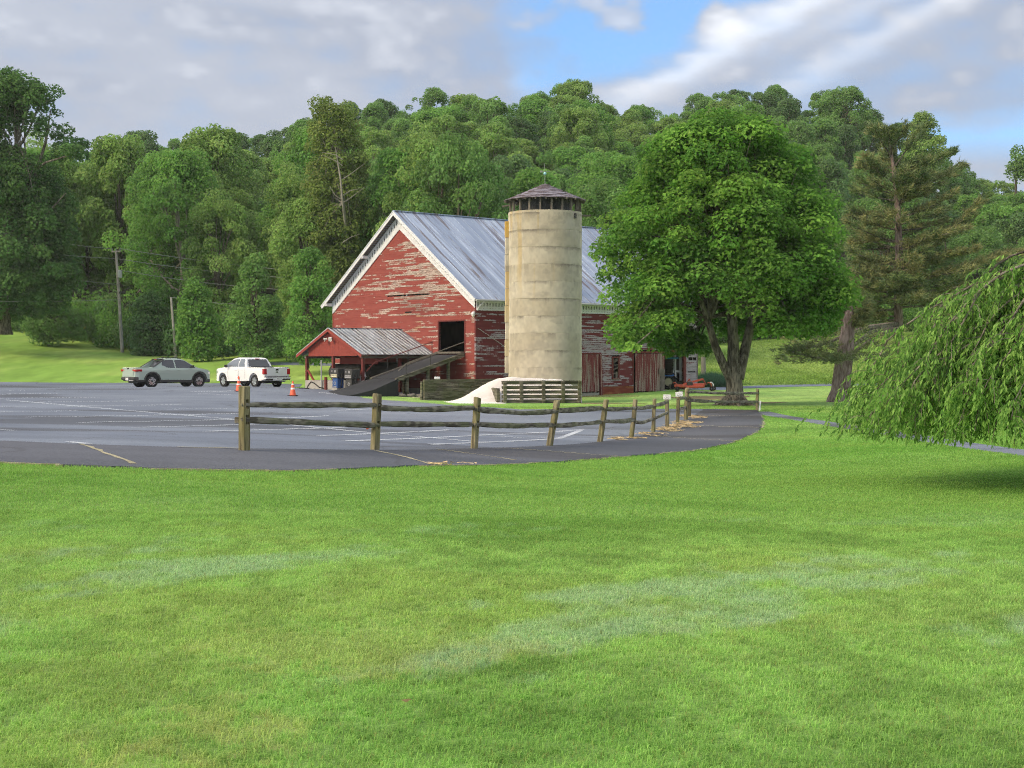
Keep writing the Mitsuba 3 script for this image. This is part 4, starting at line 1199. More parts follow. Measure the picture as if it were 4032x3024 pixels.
# ---------------------------------------------------------------- timber bins and the heap of pale sand
def plank_wall(key, p0, p1, z0, rows, h, thick, lab, gaps=(), top_extra=0.0, posts=None, post_h=0.95, cutlen=2.6, front=None):
    p0, p1 = np.asarray(p0, float), np.asarray(p1, float)
    t = unit(p1 - p0)
    L = np.linalg.norm(p1 - p0)
    s = np.array([t[1], -t[0]])
    if front is not None and s @ np.asarray(front) < 0:
        s = -s
    r = np.random.default_rng(sum(map(ord, key)))
    M = frame([p0[0], p0[1], 0], [t[0], t[1], 0], [s[0], s[1], 0], [0, 0, 1])
    if np.linalg.det(M[:3, :3]) < 0:
        M = frame([p0[0], p0[1], 0], [t[0], t[1], 0], [-s[0], -s[1], 0], [0, 0, 1])
        fs = -1
    else:
        fs = 1
    for q in range(rows):
        zb = z0 + q * (h + (0.03 if q in gaps else 0.004))
        x = 0.0
        while x < L - 1e-6:
            e = min(x + r.uniform(cutlen * .7, cutlen * 1.3), L)
            if L - e < .5:
                e = L
            y = r.uniform(-.012, .012)
            put(name(key + '__plank'), moved(bev(x + .004, e - .004, y - thick / 2, y + thick / 2, zb + (0.03 if q in gaps else 0), zb + h, .012), M), 'm_timber')
            x = e
    for k, f in enumerate(posts or ()):
        lean = r.uniform(-.02, .02)
        c = f * L
        yy = fs * (thick / 2 + .07)
        m = bev(-.075, .075, -.06, .06, -.4, post_h + r.uniform(-.03, .05), .015)
        m.vertices[:, 0] += m.vertices[:, 2] * lean
        m.apply_translation((c, yy, z0))
        put(name(key + '__post'), moved(m, M), 'm_timber' if k not in (0,) else 'm_rail')
    tag(key, lab, 'retaining wall')


lw0 = at(1668, 1575, 69.0)
lw1 = lw0[:2] + BR[:2] * 4.9
plank_wall('timber_wall', lw0[:2], lw1, float(lw0[2]) - 0.10, 6, 0.172, 0.12, 'long mossy timber plank wall left of the pale sand heap', posts=(0.0, 0.5, 0.97), post_h=.92, front=(-1, .2))
fb0, fb1 = at(1975, 1588, 64.4)[:2], at(2284, 1586, 65.0)[:2]
plank_wall('timber_bin', fb0, fb1, -0.27, 5, 0.17, 0.07, 'short timber bin front with five posts and gaps between planks, below the silo', gaps=(1, 2, 3, 4), posts=(0.04, .25, .53, .78, 0.985), post_h=.97, front=(0, -1))
sd = unit(fb1 - fb0)
nb = np.array([-sd[1], sd[0]])
plank_wall('timber_stack', fb0 - sd * 0.12 + nb * .10, fb0 - sd * 0.10 + nb * 2.0, -0.30, 4, 0.17, 0.14, 'low stack of dark timbers closing the left end of the bin', posts=(), cutlen=3)
put('timber_bin__top_plank', bar((*(fb0 + nb * .02), 0.70), (*(fb1 + nb * .02), 0.71), 0.20, 0.04), 'm_timber')

hs = np.arange(-4.2, 2.6, 0.08)
HXg, HYg = np.meshgrid(np.arange(-4.6, 3.1, 0.08), np.arange(62.0, 70.6, 0.10))
segx = np.clip(HXg, -0.55, 1.9)
rho = np.hypot(HXg - segx, (HYg - 67.0) * np.where(HYg < 67.0, 0.95, 0.9))
hh = 1.15 * np.exp(-(rho / 1.45) ** 2.0)
pts3 = np.stack([HXg, HYg, 0 * HXg], -1)
hh = hh * (0.9 + 0.2 * meshkit.fbm(pts3 * 0.9, 3, seed=2)) + 0.10 * (meshkit.fbm(pts3 * 2.2, 3, seed=5) - .5) * np.clip(hh * 3, 0, 1)
skirt = 0.10 * np.exp(-((HXg + 1.6) / 1.7) ** 2 - ((HYg - 63.4) / 1.3) ** 2) * (0.4 + 1.2 * meshkit.fbm(pts3 * 1.1 + 5, 3, seed=6))
hh = np.maximum(hh, skirt)
# the walls of the bin hold the heap back
nf = (HXg - fb0[0]) * nb[0] + (HYg - fb0[1]) * nb[1]
al = (HXg - fb0[0]) * sd[0] + (HYg - fb0[1]) * sd[1]
hold = np.where(al > 0.02, np.clip((nf - 0.06) / 0.10, 0, 1), np.clip((HYg - 61.9) / .5, 0, 1))
lwn = np.array([-BR[1], BR[0]])
wl = (HXg - lw0[0]) * lwn[0] + (HYg - lw0[1]) * lwn[1]
wall_t = (HXg - lw0[0]) * BR[0] + (HYg - lw0[1]) * BR[1]
hold *= np.where(wall_t > 0, np.clip((-wl - 0.02) / 0.08, 0, 1), 1)
hh = hh * hold - 0.05
Z = ground(HXg, HYg) + hh
n_, m_ = Z.shape
i, j = np.meshgrid(np.arange(n_ - 1), np.arange(m_ - 1), indexing='ij')
a = i * m_ + j
q = np.stack([a, a + 1, a + m_ + 1, a + m_], -1).reshape(-1, 4)
q = q[(hh.ravel()[q] > -0.045).any(1)]
put('sand_heap', (np.stack([HXg, HYg, Z], -1).reshape(-1, 3), q), 'm_sand', smooth=True)
tag('sand_heap', 'heap of very pale sand spilling out between the timber walls in front of the silo', 'sand heap')

# ---------------------------------------------------------------- split rail fence and the signs on it
FEET = [(962, 1774, 23.1), (1476, 1778, 26.0), (1867, 1770, 29.0), (2163, 1760, 32.0), (2361, 1744, 34.9), (2485, 1727, 38.0), (2572, 1707, 42.0), (2628, 1690, 44.0), (2668, 1674, 46.0), (2700, 1656, 48.0), (2981, 1615, 54.0)]
HEADS = [(962, 1520), (1486, 1551), (1880, 1565), (2195, 1577), (2388, 1573), (2503, 1573), (2577, 1570), (2626, 1572), (2671, 1563), (2706, 1528), (2983, 1532)]
WIDE = [.165, .15, .14, .145, .14, .135, .13, .145, .135, .15, .12]
tag('split_rail_fence', 'weathered split rail fence curving along the inner edge of the path', 'fence')
FT, TP = [], []
for (u, v, d), (u2, v2) in zip(FEET, HEADS):
    FT.append(at(u, v, d))
    TP.append(at(u2, v2, d + (0.10 if u2 - u > 15 else 0)))


def post_mesh(p, t, w, slots, ang, seed):
    h = np.linalg.norm(t - p)
    r = np.random.default_rng(seed)
    m = man(bev(-w / 2, w / 2, -w * .36, w * .36, -0.25, h, .012))
    for zs in slots:
        if zs is not None:
            m = m - man(bx(-.045, .045, -1, 1, zs - .075, zs + .075))
    m = m.refine_to_length(0.12)
    g = unman(m)
    v = g.vertices
    g.vertices = v + (meshkit.fbm(v * [9, 9, 2.5] + seed * 3.1, 3, seed) - .5)[:, None] * np.array([.030, .030, .012]) + np.column_stack([0 * v[:, 0], 0 * v[:, 0], (v[:, 2] > h - .02) * (v[:, 0] * r.uniform(-.25, .25))])
    zax = unit(t - p)
    x = np.array([math.cos(ang), math.sin(ang), 0])
    x = unit(x - zax * (x @ zax))
    y = np.cross(zax, x)
    return moved(g, frame(p, x, y, zax))


def pix_on(p, t, v):
    """Height along a post seen at photograph row v."""
    best = 0
    for s in np.linspace(0, 1, 101):
        q = p + (t - p) * s - EYE
        vv = 1512 - FPX * (q @ UPV) / (q @ FWD)
        if vv > v:
            best = s
    return p + (t - p) * best, best * np.linalg.norm(t - p)


RAILS = [(0, 1, 1589, 1594), (0, 1, 1651, 1673), (1, 2, 1602, 1606), (1, 2, 1668, 1670), (2, 3, 1609, 1619), (2, 3, 1670, 1671), (3, 4, 1614, 1606), (3, 4, 1674, 1659), (4, 5, 1609, 1605), (4, 5, 1658, 1652),
         (5, 6, 1605, 1598), (5, 6, 1655, 1647), (6, 7, 1595, 1580), (6, 7, 1645, 1621), (8, 9, 1568, 1567), (8, 9, 1613, 1603), (9, 10, 1541, 1547), (9, 10, 1575, 1581)]
SAG = [.00, .005, .03, .0, .055, .02, .01, .02, .01, .02, .02, .07, .02, .02, 0, 0, .02, .03]
slots = {k: [] for k in range(11)}
ends = []
for a, b, va, vb in RAILS:
    qa, ha = pix_on(FT[a], TP[a], va)
    qb, hb = pix_on(FT[b], TP[b], vb)
    slots[a].append(ha)
    slots[b].append(hb)
    ends.append((qa, qb))
for k in range(11):
    w = WIDE[k]
    dirv = FT[min(k + 1, 10)] - FT[max(k - 1, 0)]
    ang = math.atan2(dirv[1], dirv[0])
    ss = []
    for z in sorted(slots[k]):
        if not ss or z - ss[-1] > .13:
            ss.append(z)
    # the broad face with the slots looks across the run of the fence
    put(name('split_rail_fence__post'), post_mesh(FT[k], TP[k], w, ss, ang + (0.0 if k > 0 else 0.15) + math.pi / 2 * 0, k + 1), 'm_post', smooth=35)
for k, ((qa, qb), sg) in enumerate(zip(ends, SAG)):
    r = np.random.default_rng(200 + k)
    L = np.linalg.norm(qb - qa)
    n = 22
    s = np.linspace(-.10 / L, 1 + .10 / L, n)
    t = unit(qb - qa)
    side = unit(np.cross(t, [0, 0, 1.0]))
    off = (0.028 if k % 4 < 2 else -0.028)
    c = qa + (qb - qa) * s[:, None]
    c[:, 2] -= sg * 4 * np.clip(s, 0, 1) * (1 - np.clip(s, 0, 1))
    c += side * off
    c[:, 2] += (meshkit.fbm(np.column_stack([s * L * 1.1, 0 * s + k * 3.3, 0 * s]), 3, k) - .5) * .03
    hgt = .052 + .018 * (meshkit.fbm(np.column_stack([s * L * .9, 0 * s + 7, 0 * s + k]), 3, k + 9) - .5) * 2
    taper = np.clip(np.minimum(s - s[0], s[-1] - s) * L / .22, .45, 1)
    sec = np.array([(-.85, -.55), (-.1, -1.0), (.8, -.7), (.9, .25), (.25, 1.0), (-.65, .8)])
    V = np.concatenate([c[:, None] + side * sec[None, :, 0:1] * (.045 * taper)[:, None, None] + np.array([0, 0, 1.0]) * sec[None, :, 1:2] * (hgt * taper)[:, None, None]]).reshape(-1, 3)
    V += (meshkit.fbm(V * [7, 7, 16] + k, 3, k) - .5)[:, None] * .014
    m = len(sec)
    i, j = np.meshgrid(np.arange(n - 1), np.arange(m), indexing='ij')
    q = np.stack([i * m + j, i * m + (j + 1) % m, (i + 1) * m + (j + 1) % m, (i + 1) * m + j], -1).reshape(-1, 4)
    F = np.vstack([q[:, [0, 1, 2]], q[:, [0, 2, 3]], [[0, x + 1, x] for x in range(1, m - 1)], [[(n - 1) * m, (n - 1) * m + x, (n - 1) * m + x + 1] for x in range(1, m - 1)]])
    mm = trimesh.Trimesh(V, F, process=False)
    mm.fix_normals()
    put(name('split_rail_fence__rail'), mm, 'm_rail', smooth=35)
# a second, taller post stands just behind the tenth; a white marker stands by the last
put('split_rail_fence__post_011', post_mesh(at(2712, 1640, 49.5), at(2714, 1560, 49.5), .13, [], .4, 40), 'm_post', smooth=35)
mk = at(2990, 1616, 53.9)
mt = at(2994, 1578, 53.9)
put('white_marker', bar(mk - [0, 0, .1], mt, 0.055, 0.055, up=(0, 1, 0)), 'm_white')
tag('white_marker', 'short white marker stake beside the last fence post under the big tree', 'marker')
# a broken splinter hangs from the second post
p = at(1447, 1680, 25.9)
put('split_rail_fence__splinter', bar(p + [-.02, 0, -.04], p + [.11, 0, .03], 0.03, 0.03), 'm_implement')
# stub of a rail at the first post
p = pix_on(FT[0], TP[0], 1651)[0]
put('split_rail_fence__stub', bev(p[0] - .15, p[0] - .05, p[1] - .02, p[1] + .06, p[2] - .06, p[2] + .04, .01), 'm_rail')

for q, (u, v, d, rot, lab) in enumerate(((2626, 1563, 43.85, 0.02, 'white sign with two lines of text on the lower post, the left of two signs'), (2674, 1552, 45.85, -0.10, 'tilted white sign with two lines of text, the right of two signs on the fence'))):
    c = at(u, v, d)
    M = frame(c, [math.cos(rot), 0, -math.sin(rot)], [0, 1, 0], [math.sin(rot), 0, math.cos(rot)])
    k = name('sign')
    put(k + '__board', moved(bev(-.112, .112, -.006, .006, -.072, .072, .003), M), 'm_sign')
    r = np.random.default_rng(60 + q)
    marks, marks2 = [], []
    x = -.055
    while x < .055:
        w = r.uniform(.006, .014)
        marks.append(bx(x, x + w, -.0085, -.0065, .022, .022 + r.uniform(.010, .016)))
        x += w + r.uniform(.002, .005)
    x = -.070
    while x < .075:
        w = r.uniform(.008, .016)
        marks2.append(bx(x, x + w, -.0085, -.0065, -.040, -.040 + r.uniform(.016, .026)))
        x += w + r.uniform(.001, .004)
    put(k + '__text', moved(cat(marks), M), 'm_inkgrey')
    put(k + '__text_001', moved(cat(marks2), M), 'm_ink')
    put(k + '__stake', moved(bx(-.015, .015, .008, .03, -.20, .06), M), 'm_post')
    tag(k, lab, 'sign')

# ---------------------------------------------------------------- traffic cones
for q, (u, v, lab) in enumerate(((940, 1543, 'orange traffic cone by the white pickup, left of the two cones'), (1153, 1561, 'orange traffic cone standing alone between the white pickup and the barn'))):
    p = land(u, v)
    p[2] += .022
    k = name('traffic_cone')
    M = frame(p, [math.cos(.3 + q), math.sin(.3 + q), 0], [-math.sin(.3 + q), math.cos(.3 + q), 0], [0, 0, 1])
    s = 0.92 if q == 0 else 0.86
    put(k + '__base', moved(bev(-.19, .19, -.19, .19, 0, .035, .012), M), 'm_rubber')

    def cone(r0, z0, r1, z1):
        return moved(trimesh.creation.revolve(np.array([(r0, z0), (r1, z1)]), sections=24), M)
    H = .78 * s

    def rad(z):
        return .150 - (.150 - .028) * z / H
    bands = [('body', 0.03, .30, 'm_orange', 0), ('band', .30, .37, 'm_sign', .003), ('body', .37, .50, 'm_orange', 0), ('band', .50, .55, 'm_sign', .003), ('body', .56, H, 'm_orange', 0)]
    for nm, z0, z1, mt_, e in bands:
        put(name(k + '__' + nm), cone(rad(z0) + e, z0, rad(z1) + e, z1), mt_, smooth=True)
    tag(k, lab, 'traffic cone')

# ---------------------------------------------------------------- vehicles
CS = m3.CrossSection


def rounded(poly, r):
    p = Polygon(poly)
    return p.buffer(-r, quad_segs=4).buffer(2 * r, quad_segs=4).buffer(-r, quad_segs=4)


def prism(poly, lo, hi, ax):
    """A polygon pushed along the axis x, y or z from lo to hi; polygon axes: x -> (y, z), y -> (x, z), z -> (x, y)."""
    p = poly if isinstance(poly, Polygon) else Polygon(poly)
    m = extrude(p, hi - lo)
    M = {'y': frame([0, hi, 0], [1, 0, 0], [0, 0, 1], [0, -1, 0]), 'x': frame([lo, 0, 0], [0, 1, 0], [0, 0, 1], [1, 0, 0]), 'z': frame([0, 0, lo], [1, 0, 0], [0, 1, 0], [0, 0, 1])}[ax]
    return man(moved(m, M))


def wheel(key, x, y, r, w, spokes, M, side, rim_bright='m_chrome', style='split'):
    prof = np.array([(r * .62, -w / 2), (r * .93, -w / 2), (r, -w / 2 + .035), (r, w / 2 - .035), (r * .93, w / 2), (r * .62, w / 2), (r * .62, -w / 2)])
    tire = trimesh.creation.revolve(prof, sections=32)
    o = frame([x, y, r], [1, 0, 0], [0, 0, -side], [0, side, 0])
    put(key, moved(tire, M @ o), 'm_rubber', smooth=35)
    disc = trimesh.creation.cylinder(r * .62, w * .5, sections=28)
    put(key + '__rim', moved(disc, M @ o), 'm_black')
    sp = []
    for k in range(spokes):
        a = k * 2 * np.pi / spokes + .3
        d = np.array([math.cos(a), math.sin(a), 0])
        e = np.array([-math.sin(a), math.cos(a), 0])
        if style == 'star':
            for sg in (-1, 1):
                sp.append(bar(d * r * .16 + e * sg * .02 + [0, 0, w * .30], d * r * .60 + e * sg * r * .20 + [0, 0, w * .36], .05, .05))
            sp.append(bar(d * r * .55 - e * r * .2 + [0, 0, w * .36], d * r * .55 + e * r * .2 + [0, 0, w * .36], .04, .04))
        else:
            sp.append(bar(d * r * .08 + [0, 0, w * .34], d * r * .60 + [0, 0, w * .38], r * .26, .05))
    if style != 'star':
        sp.append(trimesh.creation.annulus(r * .54, r * .63, w * .8))
    put(key + '__spokes', moved(cat(sp), M @ o), rim_bright, smooth=30)


def vehicle(key, M, side, plan, front, wheels, wr, arch_r, paint, bed, windows, rear_win, wind_win, clad, wheel_style, glass='m_glass'):
    body = prism(side, -1.2, 1.2, 'y') ^ prism(plan, 0, 3, 'z') ^ prism(front, -4, 4, 'x')
    for x in wheels:
        for sg in (-1, 1):
            c = moved(trimesh.creation.cylinder(arch_r, 0.34, sections=40), frame([x, sg * .86, wr + .02], [1, 0, 0], [0, 0, -1], [0, 1, 0]))
            body = body - man(c)
    body = body - bed
    big = body.translate((0, 0, 0))
    sy = body.bounding_box()
    infl = body.scale((1.0025, 1.008, 1.003))
    glass_cut = []
    gl = []
    for nm, poly in windows:
        g = prism(rounded(poly, .025), -1.5, 1.5, 'y')
        for sg in (1, -1):
            half = man(bx(-4, 4, 0.30 if sg > 0 else -2, 2 if sg > 0 else -0.30, 0, 3))
            gl.append((nm, (infl ^ g ^ half)))
    put(key + '__body', moved(unman(body), M), paint, smooth=28)
    for nm, g in gl:
        put(name(key + '__' + nm), moved(unman(g), M), glass, smooth=20)
    rw = (body.translate((-.008, 0, .002)) ^ prism(rounded(rear_win[0], .03), rear_win[1], rear_win[2], 'x'))
    put(key + '__rear_window', moved(unman(rw), M), 'm_glass_dark')
    ww = (body.translate((.010, 0, .006)) ^ prism(rounded(wind_win[0], .03), wind_win[1], wind_win[2], 'x'))
    put(key + '__windshield', moved(unman(ww), M), glass)
    if clad is not None:
        put(key + '__cladding', moved(unman((body.scale((1.004, 1.012, 1.001))) ^ clad), M), 'm_dark', smooth=28)
    else:
        pass
    for x in wheels:
        for sg in (-1, 1):
            wheel(name(key + '__wheel'), x, sg * .76, wr, .25, 5 if wheel_style == 'star' else 6, M, sg, style=wheel_style)
    put(key + '__underbody', moved(cat([bx(-2.2, 2.2, -.62, .62, .26, .50), bx(wheels[0] - .1, wheels[0] + .1, -.7, .7, .25, .40), bx(wheels[1] - .1, wheels[1] + .1, -.7, .7, .25, .40)]), M), 'm_black')
    return body


def place(u, v, d, yaw):
    p = at(u, v, d)
    p[2] = float(ground(p[0], p[1])) + .024
    return frame(p, [math.cos(yaw), math.sin(yaw), 0], [-math.sin(yaw), math.cos(yaw), 0], [0, 0, 1])


# white crew cab pickup
Mw = place(988, 1526, 90.0, math.radians(135))
side = rounded([(-2.60, .50), (-2.66, .60), (-2.64, 1.20), (-.90, 1.23), (-.66, 1.70), (-.50, 1.775), (-.1, 1.80), (.35, 1.79), (.70, 1.72), (1.42, 1.24), (1.60, 1.20), (2.30, 1.12), (2.56, 1.02), (2.66, .80), (2.64, .42), (2.4, .36), (-2.3, .42)], .03)
plan = rounded([(-2.70, -.88), (-2.70, .88), (-2.4, .93), (1.9, .93), (2.45, .82), (2.68, .55), (2.68, -.55), (2.45, -.82), (1.9, -.93), (-2.4, -.93)], .06)
front = rounded([(-.93, .3), (.93, .3), (.945, .75), (.92, 1.05), (.87, 1.45), (.73, 1.72), (.64, 1.81), (-.64, 1.81), (-.73, 1.72), (-.87, 1.45), (-.92, 1.05), (-.945, .75)], .03)
bed = man(bx(-2.56, -.98, -.74, .74, .66, 2.0))
tag('white_pickup', 'white four door pickup truck parked with its tailgate towards the barn', 'pickup truck')
tag('sage_pickup', 'grey green pickup truck with dark wheel arches, nose to the white pickup', 'pickup truck')
k = 'white_pickup'
body = vehicle(k, Mw, side, plan, front, (-1.60, 1.66), .385, .475, 'm_carwhite', bed,
               [('front_window', [(.02, 1.24), (.02, 1.71), (.36, 1.71), (.70, 1.65), (1.45, 1.29), (1.45, 1.24)]), ('rear_side_window', [(-.68, 1.24), (-.54, 1.66), (-.44, 1.71), (-.05, 1.71), (-.05, 1.24)])],
               ([(-.78, 1.25), (.78, 1.25), (.66, 1.70), (-.66, 1.70)], -1.2, -.5), ([(-.72, 1.26), (.72, 1.26), (.56, 1.70), (-.56, 1.70)], .6, 1.6), None, 'split')


def part(key, mesh, M, b, **kw):
    put(key, moved(mesh, M), b, **kw)


for sg in (-1, 1):
    part(name(k + '__taillight'), bev(-2.69, -2.50, sg * .955 - .0 if sg < 0 else .74, sg * .74 if sg < 0 else .955, .80, 1.13, .02), Mw, 'm_taillight')
    part(name(k + '__mirror'), bev(1.00, 1.16, .98 if sg > 0 else -1.16, 1.16 if sg > 0 else -.98, 1.20, 1.38, .03), Mw, 'm_black')
    part(name(k + '__headlight'), unman(body.scale((1.004, 1.01, 1.003)) ^ man(bx(2.25, 2.8, .55 if sg > 0 else -.95, .95 if sg > 0 else -.55, .84, .99))), Mw, 'm_chrome')
    for x in (.18, -.48):
        part(name(k + '__door_handle'), bev(x, x + .16, sg * .945 - .02, sg * .945 + .02, 1.03, 1.06, .006), Mw, 'm_carwhite')
    part(name(k + '__step'), bev(-.85, 1.1, sg * .86 - .06, sg * .86 + .06, .33, .41, .015), Mw, 'm_dark')
part(k + '__tailgate', bev(-2.685, -2.63, -.73, .73, .68, 1.20, .012), Mw, 'm_carwhite')
part(k + '__tailgate__handle', bev(-2.70, -2.68, -.10, .10, 1.02, 1.12, .008), Mw, 'm_black')
emb = Polygon([(-.13, -.018), (-.05, -.018), (-.035, -.04), (.035, -.04), (.05, -.018), (.13, -.018), (.11, .018), (.05, .018), (.035, .04), (-.035, .04), (-.05, .018), (-.11, .018)])
part(k + '__tailgate__emblem', moved(extrude(emb, .012), frame([-2.697, 0, .93], [0, 1, 0], [0, 0, 1], [1, 0, 0])), Mw, 'm_ink')
part(k + '__bumper', cat([bev(-2.80, -2.60, -.90, .90, .50, .64, .03), bev(-2.78, -2.60, -.30, .30, .42, .52, .02)]), Mw, 'm_carwhite')
part(k + '__bumper__step_pad', cat([bx(-2.81, -2.62, -.90, .90, .635, .662), bev(-2.806, -2.70, .36, .88, .46, .56, .02), bev(-2.806, -2.70, -.88, -.36, .46, .56, .02)]), Mw, 'm_black')
part(k + '__license_plate', bev(-2.812, -2.79, -.15, .15, .47, .62, .005), Mw, 'm_sign')
part(k + '__license_plate__characters', cat([bx(-2.815, -2.811, -.10 + q * .045, -.075 + q * .045, .52, .575) for q in range(5)]), Mw, 'm_inkgrey')
part(k + '__brake_light', bev(-.73, -.62, -.13, .13, 1.705, 1.745, .01), Mw, 'm_taillight')
part(k + '__exhaust', tube([(-2.2, -.5, .38), (-2.62, -.62, .37)], .035, 8), Mw, 'm_grey')
part(k + '__bed_rail', cat([bev(-2.62, -.95, .76, .90, 1.205, 1.235, .01), bev(-2.62, -.95, -.90, -.76, 1.205, 1.235, .01)]), Mw, 'm_dark')
part(k + '__toolbox', bev(-1.35, -1.0, -.70, .70, .95, 1.27, .02), Mw, 'm_black')
for x in (-.02, -.72, 1.06):
    for sg in (-1, 1):
        part(name(k + '__door_gap'), bx(x - .006, x + .006, sg * .944 - .003, sg * .944 + .003, .50, 1.16), Mw, 'm_grey')

# grey green pickup with a sloping cab
Ms = place(662, 1527, 86.5, math.radians(40))
side = rounded([(-2.42, .40), (-2.48, .60), (-2.44, 1.13), (-1.36, 1.17), (-.62, 1.62), (-.3, 1.69), (.15, 1.70), (.55, 1.63), (1.38, 1.17), (1.5, 1.13), (2.1, 1.02), (2.36, .90), (2.46, .70), (2.44, .32), (2.2, .26), (-2.2, .36)], .03)
plan = rounded([(-2.5, -.80), (-2.5, .80), (-2.25, .93), (1.75, .95), (2.25, .80), (2.48, .45), (2.48, -.45), (2.25, -.80), (1.75, -.95), (-2.25, -.93)], .07)
front = rounded([(-.93, .2), (.93, .2), (.955, .70), (.92, 1.0), (.87, 1.14), (.70, 1.60), (.60, 1.715), (-.60, 1.715), (-.70, 1.60), (-.87, 1.14), (-.92, 1.0), (-.955, .70)], .03)
bed = man(bx(-2.36, -1.0, -.68, .68, .62, 1.165)) + prism([(-2.0, 1.16), (-.90, 1.16), (-.62, 1.54), (-.62, 1.64), (-2.0, 1.64)], -.60, .60, 'y')
cl = prism(Polygon([(-3, 0), (3, 0), (3, .46), (-3, .46)]), -2, 2, 'y') - prism([(-1.0, .45), (1.05, .43), (1.05, .50), (-1.0, .50)], -2, 2, 'y')
for x in (-1.44, 1.56):
    cl = cl + prism(Point(x, .40).buffer(.53, 24), -2, 2, 'y')
cl = cl + man(bx(-3, -2.30, -2, 2, .0, .62))
k = 'sage_pickup'
body = vehicle(k, Ms, side, plan, front, (-1.44, 1.56), .375, .455, 'm_carsage', bed,
               [('front_window', [(.08, 1.13), (.02, 1.60), (.42, 1.60), (.68, 1.54), (1.28, 1.17), (1.45, 1.13)]), ('rear_side_window', [(-.82, 1.30), (-.74, 1.52), (-.54, 1.60), (-.06, 1.60), (.0, 1.13), (-.44, 1.14)])],
               ([(-.60, 1.18), (.60, 1.18), (.54, 1.58), (-.54, 1.58)], -1.2, -.5), ([(-.68, 1.2), (.68, 1.2), (.5, 1.6), (-.5, 1.6)], .55, 1.6), cl, 'star', 'm_glass_dark')
for sg in (-1, 1):
    tl = Polygon([(sg * .50, 1.00), (sg * .93, .92), (sg * .94, 1.05), (sg * .5, 1.04)])
    part(name(k + '__taillight'), unman(prism(tl if tl.exterior.is_ccw else Polygon(list(tl.exterior.coords)[::-1]), -2.505, -2.44, 'x') + man(bev(-2.47, -2.10, sg * .93 - .03, sg * .93 + .012, .94, 1.06, .01))), Ms, 'm_taillight')
    part(name(k + '__mirror'), bev(.98, 1.12, .95 if sg > 0 else -1.13, 1.13 if sg > 0 else -.95, 1.15, 1.29, .03), Ms, 'm_black')
    part(name(k + '__roof_rail'), tube([(-.45, sg * .53, 1.70), (.1, sg * .53, 1.735), (.55, sg * .53, 1.665)], .022, 6), Ms, 'm_black')
    part(name(k + '__buttress_trim'), bar((-1.36, sg * .80, 1.18), (-.62, sg * .66, 1.625), .16, .03), Ms, 'm_black')
    for x in (.12, -.62):
        part(name(k + '__door_handle'), bev(x, x + .18, sg * .945 - .02, sg * .945 + .015, .98, 1.01, .006), Ms, 'm_carsage')
part(k + '__tailgate', bev(-2.50, -2.44, -.66, .66, .64, 1.13, .012), Ms, 'm_carsage')
part(k + '__tailgate__handle', bev(-2.515, -2.49, -.13, .13, 1.06, 1.13, .008), Ms, 'm_black')
part(k + '__tailgate__cap', bev(-2.47, -2.30, -.80, .80, 1.13, 1.155, .008), Ms, 'm_white')
part(k + '__license_plate', bev(-2.59, -2.55, -.15, .15, .43, .57, .005), Ms, 'm_sign')
part(k + '__license_plate__characters', cat([bx(-2.594, -2.589, -.10 + q * .045, -.075 + q * .045, .475, .53) for q in range(5)]), Ms, 'm_inkgrey')
part(k + '__bumper', cat([bev(-2.56, -2.40, -.84, .84, .44, .60, .04), bev(-2.54, -2.40, -.80, -.22, .36, .43, .02)]), Ms, 'm_dark')
part(k + '__bumper__skid_plate', bev(-2.57, -2.45, -.72, -.20, .39, .45, .01), Ms, 'm_grey')
part(k + '__antenna', bev(-.42, -.28, -.03, .03, 1.69, 1.76, .015), Ms, 'm_black')
part(k + '__spoiler', bev(-.80, -.55, -.52, .52, 1.60, 1.66, .02), Ms, 'm_black')
part(k + '__spoiler__brake_light', bev(-.81, -.79, -.12, .12, 1.61, 1.64, .005), Ms, 'm_taillight')
part(k + '__headlight', unman(body.scale((1.004, 1.01, 1.003)) ^ man(bx(2.15, 2.8, .5, .95, .78, .88))), Ms, 'm_chrome')
part(k + '__headlight_001', unman(body.scale((1.004, 1.01, 1.003)) ^ man(bx(2.15, 2.8, -.95, -.5, .78, .88))), Ms, 'm_chrome')

# ---------------------------------------------------------------- tractor in the doorway, red implement outside
Tt = BARN @ frame([15.35, 1.15, -0.10], [math.cos(2.1), math.sin(2.1), 0], [-math.sin(2.1), math.cos(2.1), 0], [0, 0, 1])
k = 'tractor'


def tpart(nm, mesh, b, **kw):
    put(name(k + '__' + nm), moved(mesh, Tt), b, **kw)


tpart('hood', bev(.15, 1.15, -.22, .22, .55, .98, .05), 'm_tractorblue')
tpart('fender', cat([bev(-.55, .10, .32, .60, .78, .90, .04), bev(-.55, .10, -.60, -.32, .78, .90, .04)]), 'm_tractorblue')
tpart('canopy', bev(-.75, .35, -.50, .50, 1.80, 1.88, .03), 'm_canopyblue')
for sg in (-1, 1):
    tpart('canopy_post', tube([(-.45, sg * .40, .7), (-.48, sg * .42, 1.82)], .03, 8), 'm_dark')
    for x, r, w in ((-.25, .48, .26), (.95, .30, .16)):
        tt = trimesh.creation.revolve(np.array([(r * .5, -w / 2), (r * .95, -w / 2), (r, -w / 3), (r, w / 3), (r * .95, w / 2), (r * .5, w / 2), (r * .5, -w / 2)]), sections=24)
        tpart('wheel', moved(tt, frame([x, sg * (.45 if r > .4 else .38), r], [1, 0, 0], [0, 0, -1], [0, 1, 0])), 'm_rubber', smooth=35)
        tpart('wheel_rim', moved(trimesh.creation.cylinder(r * .5, w * .5, sections=20), frame([x, sg * (.45 if r > .4 else .38), r], [1, 0, 0], [0, 0, -1], [0, 1, 0])), 'm_cream')
tpart('seat', cat([bev(-.50, -.12, -.20, .20, .78, .86, .03), bev(-.56, -.46, -.20, .20, .84, 1.15, .03)]), 'm_black')
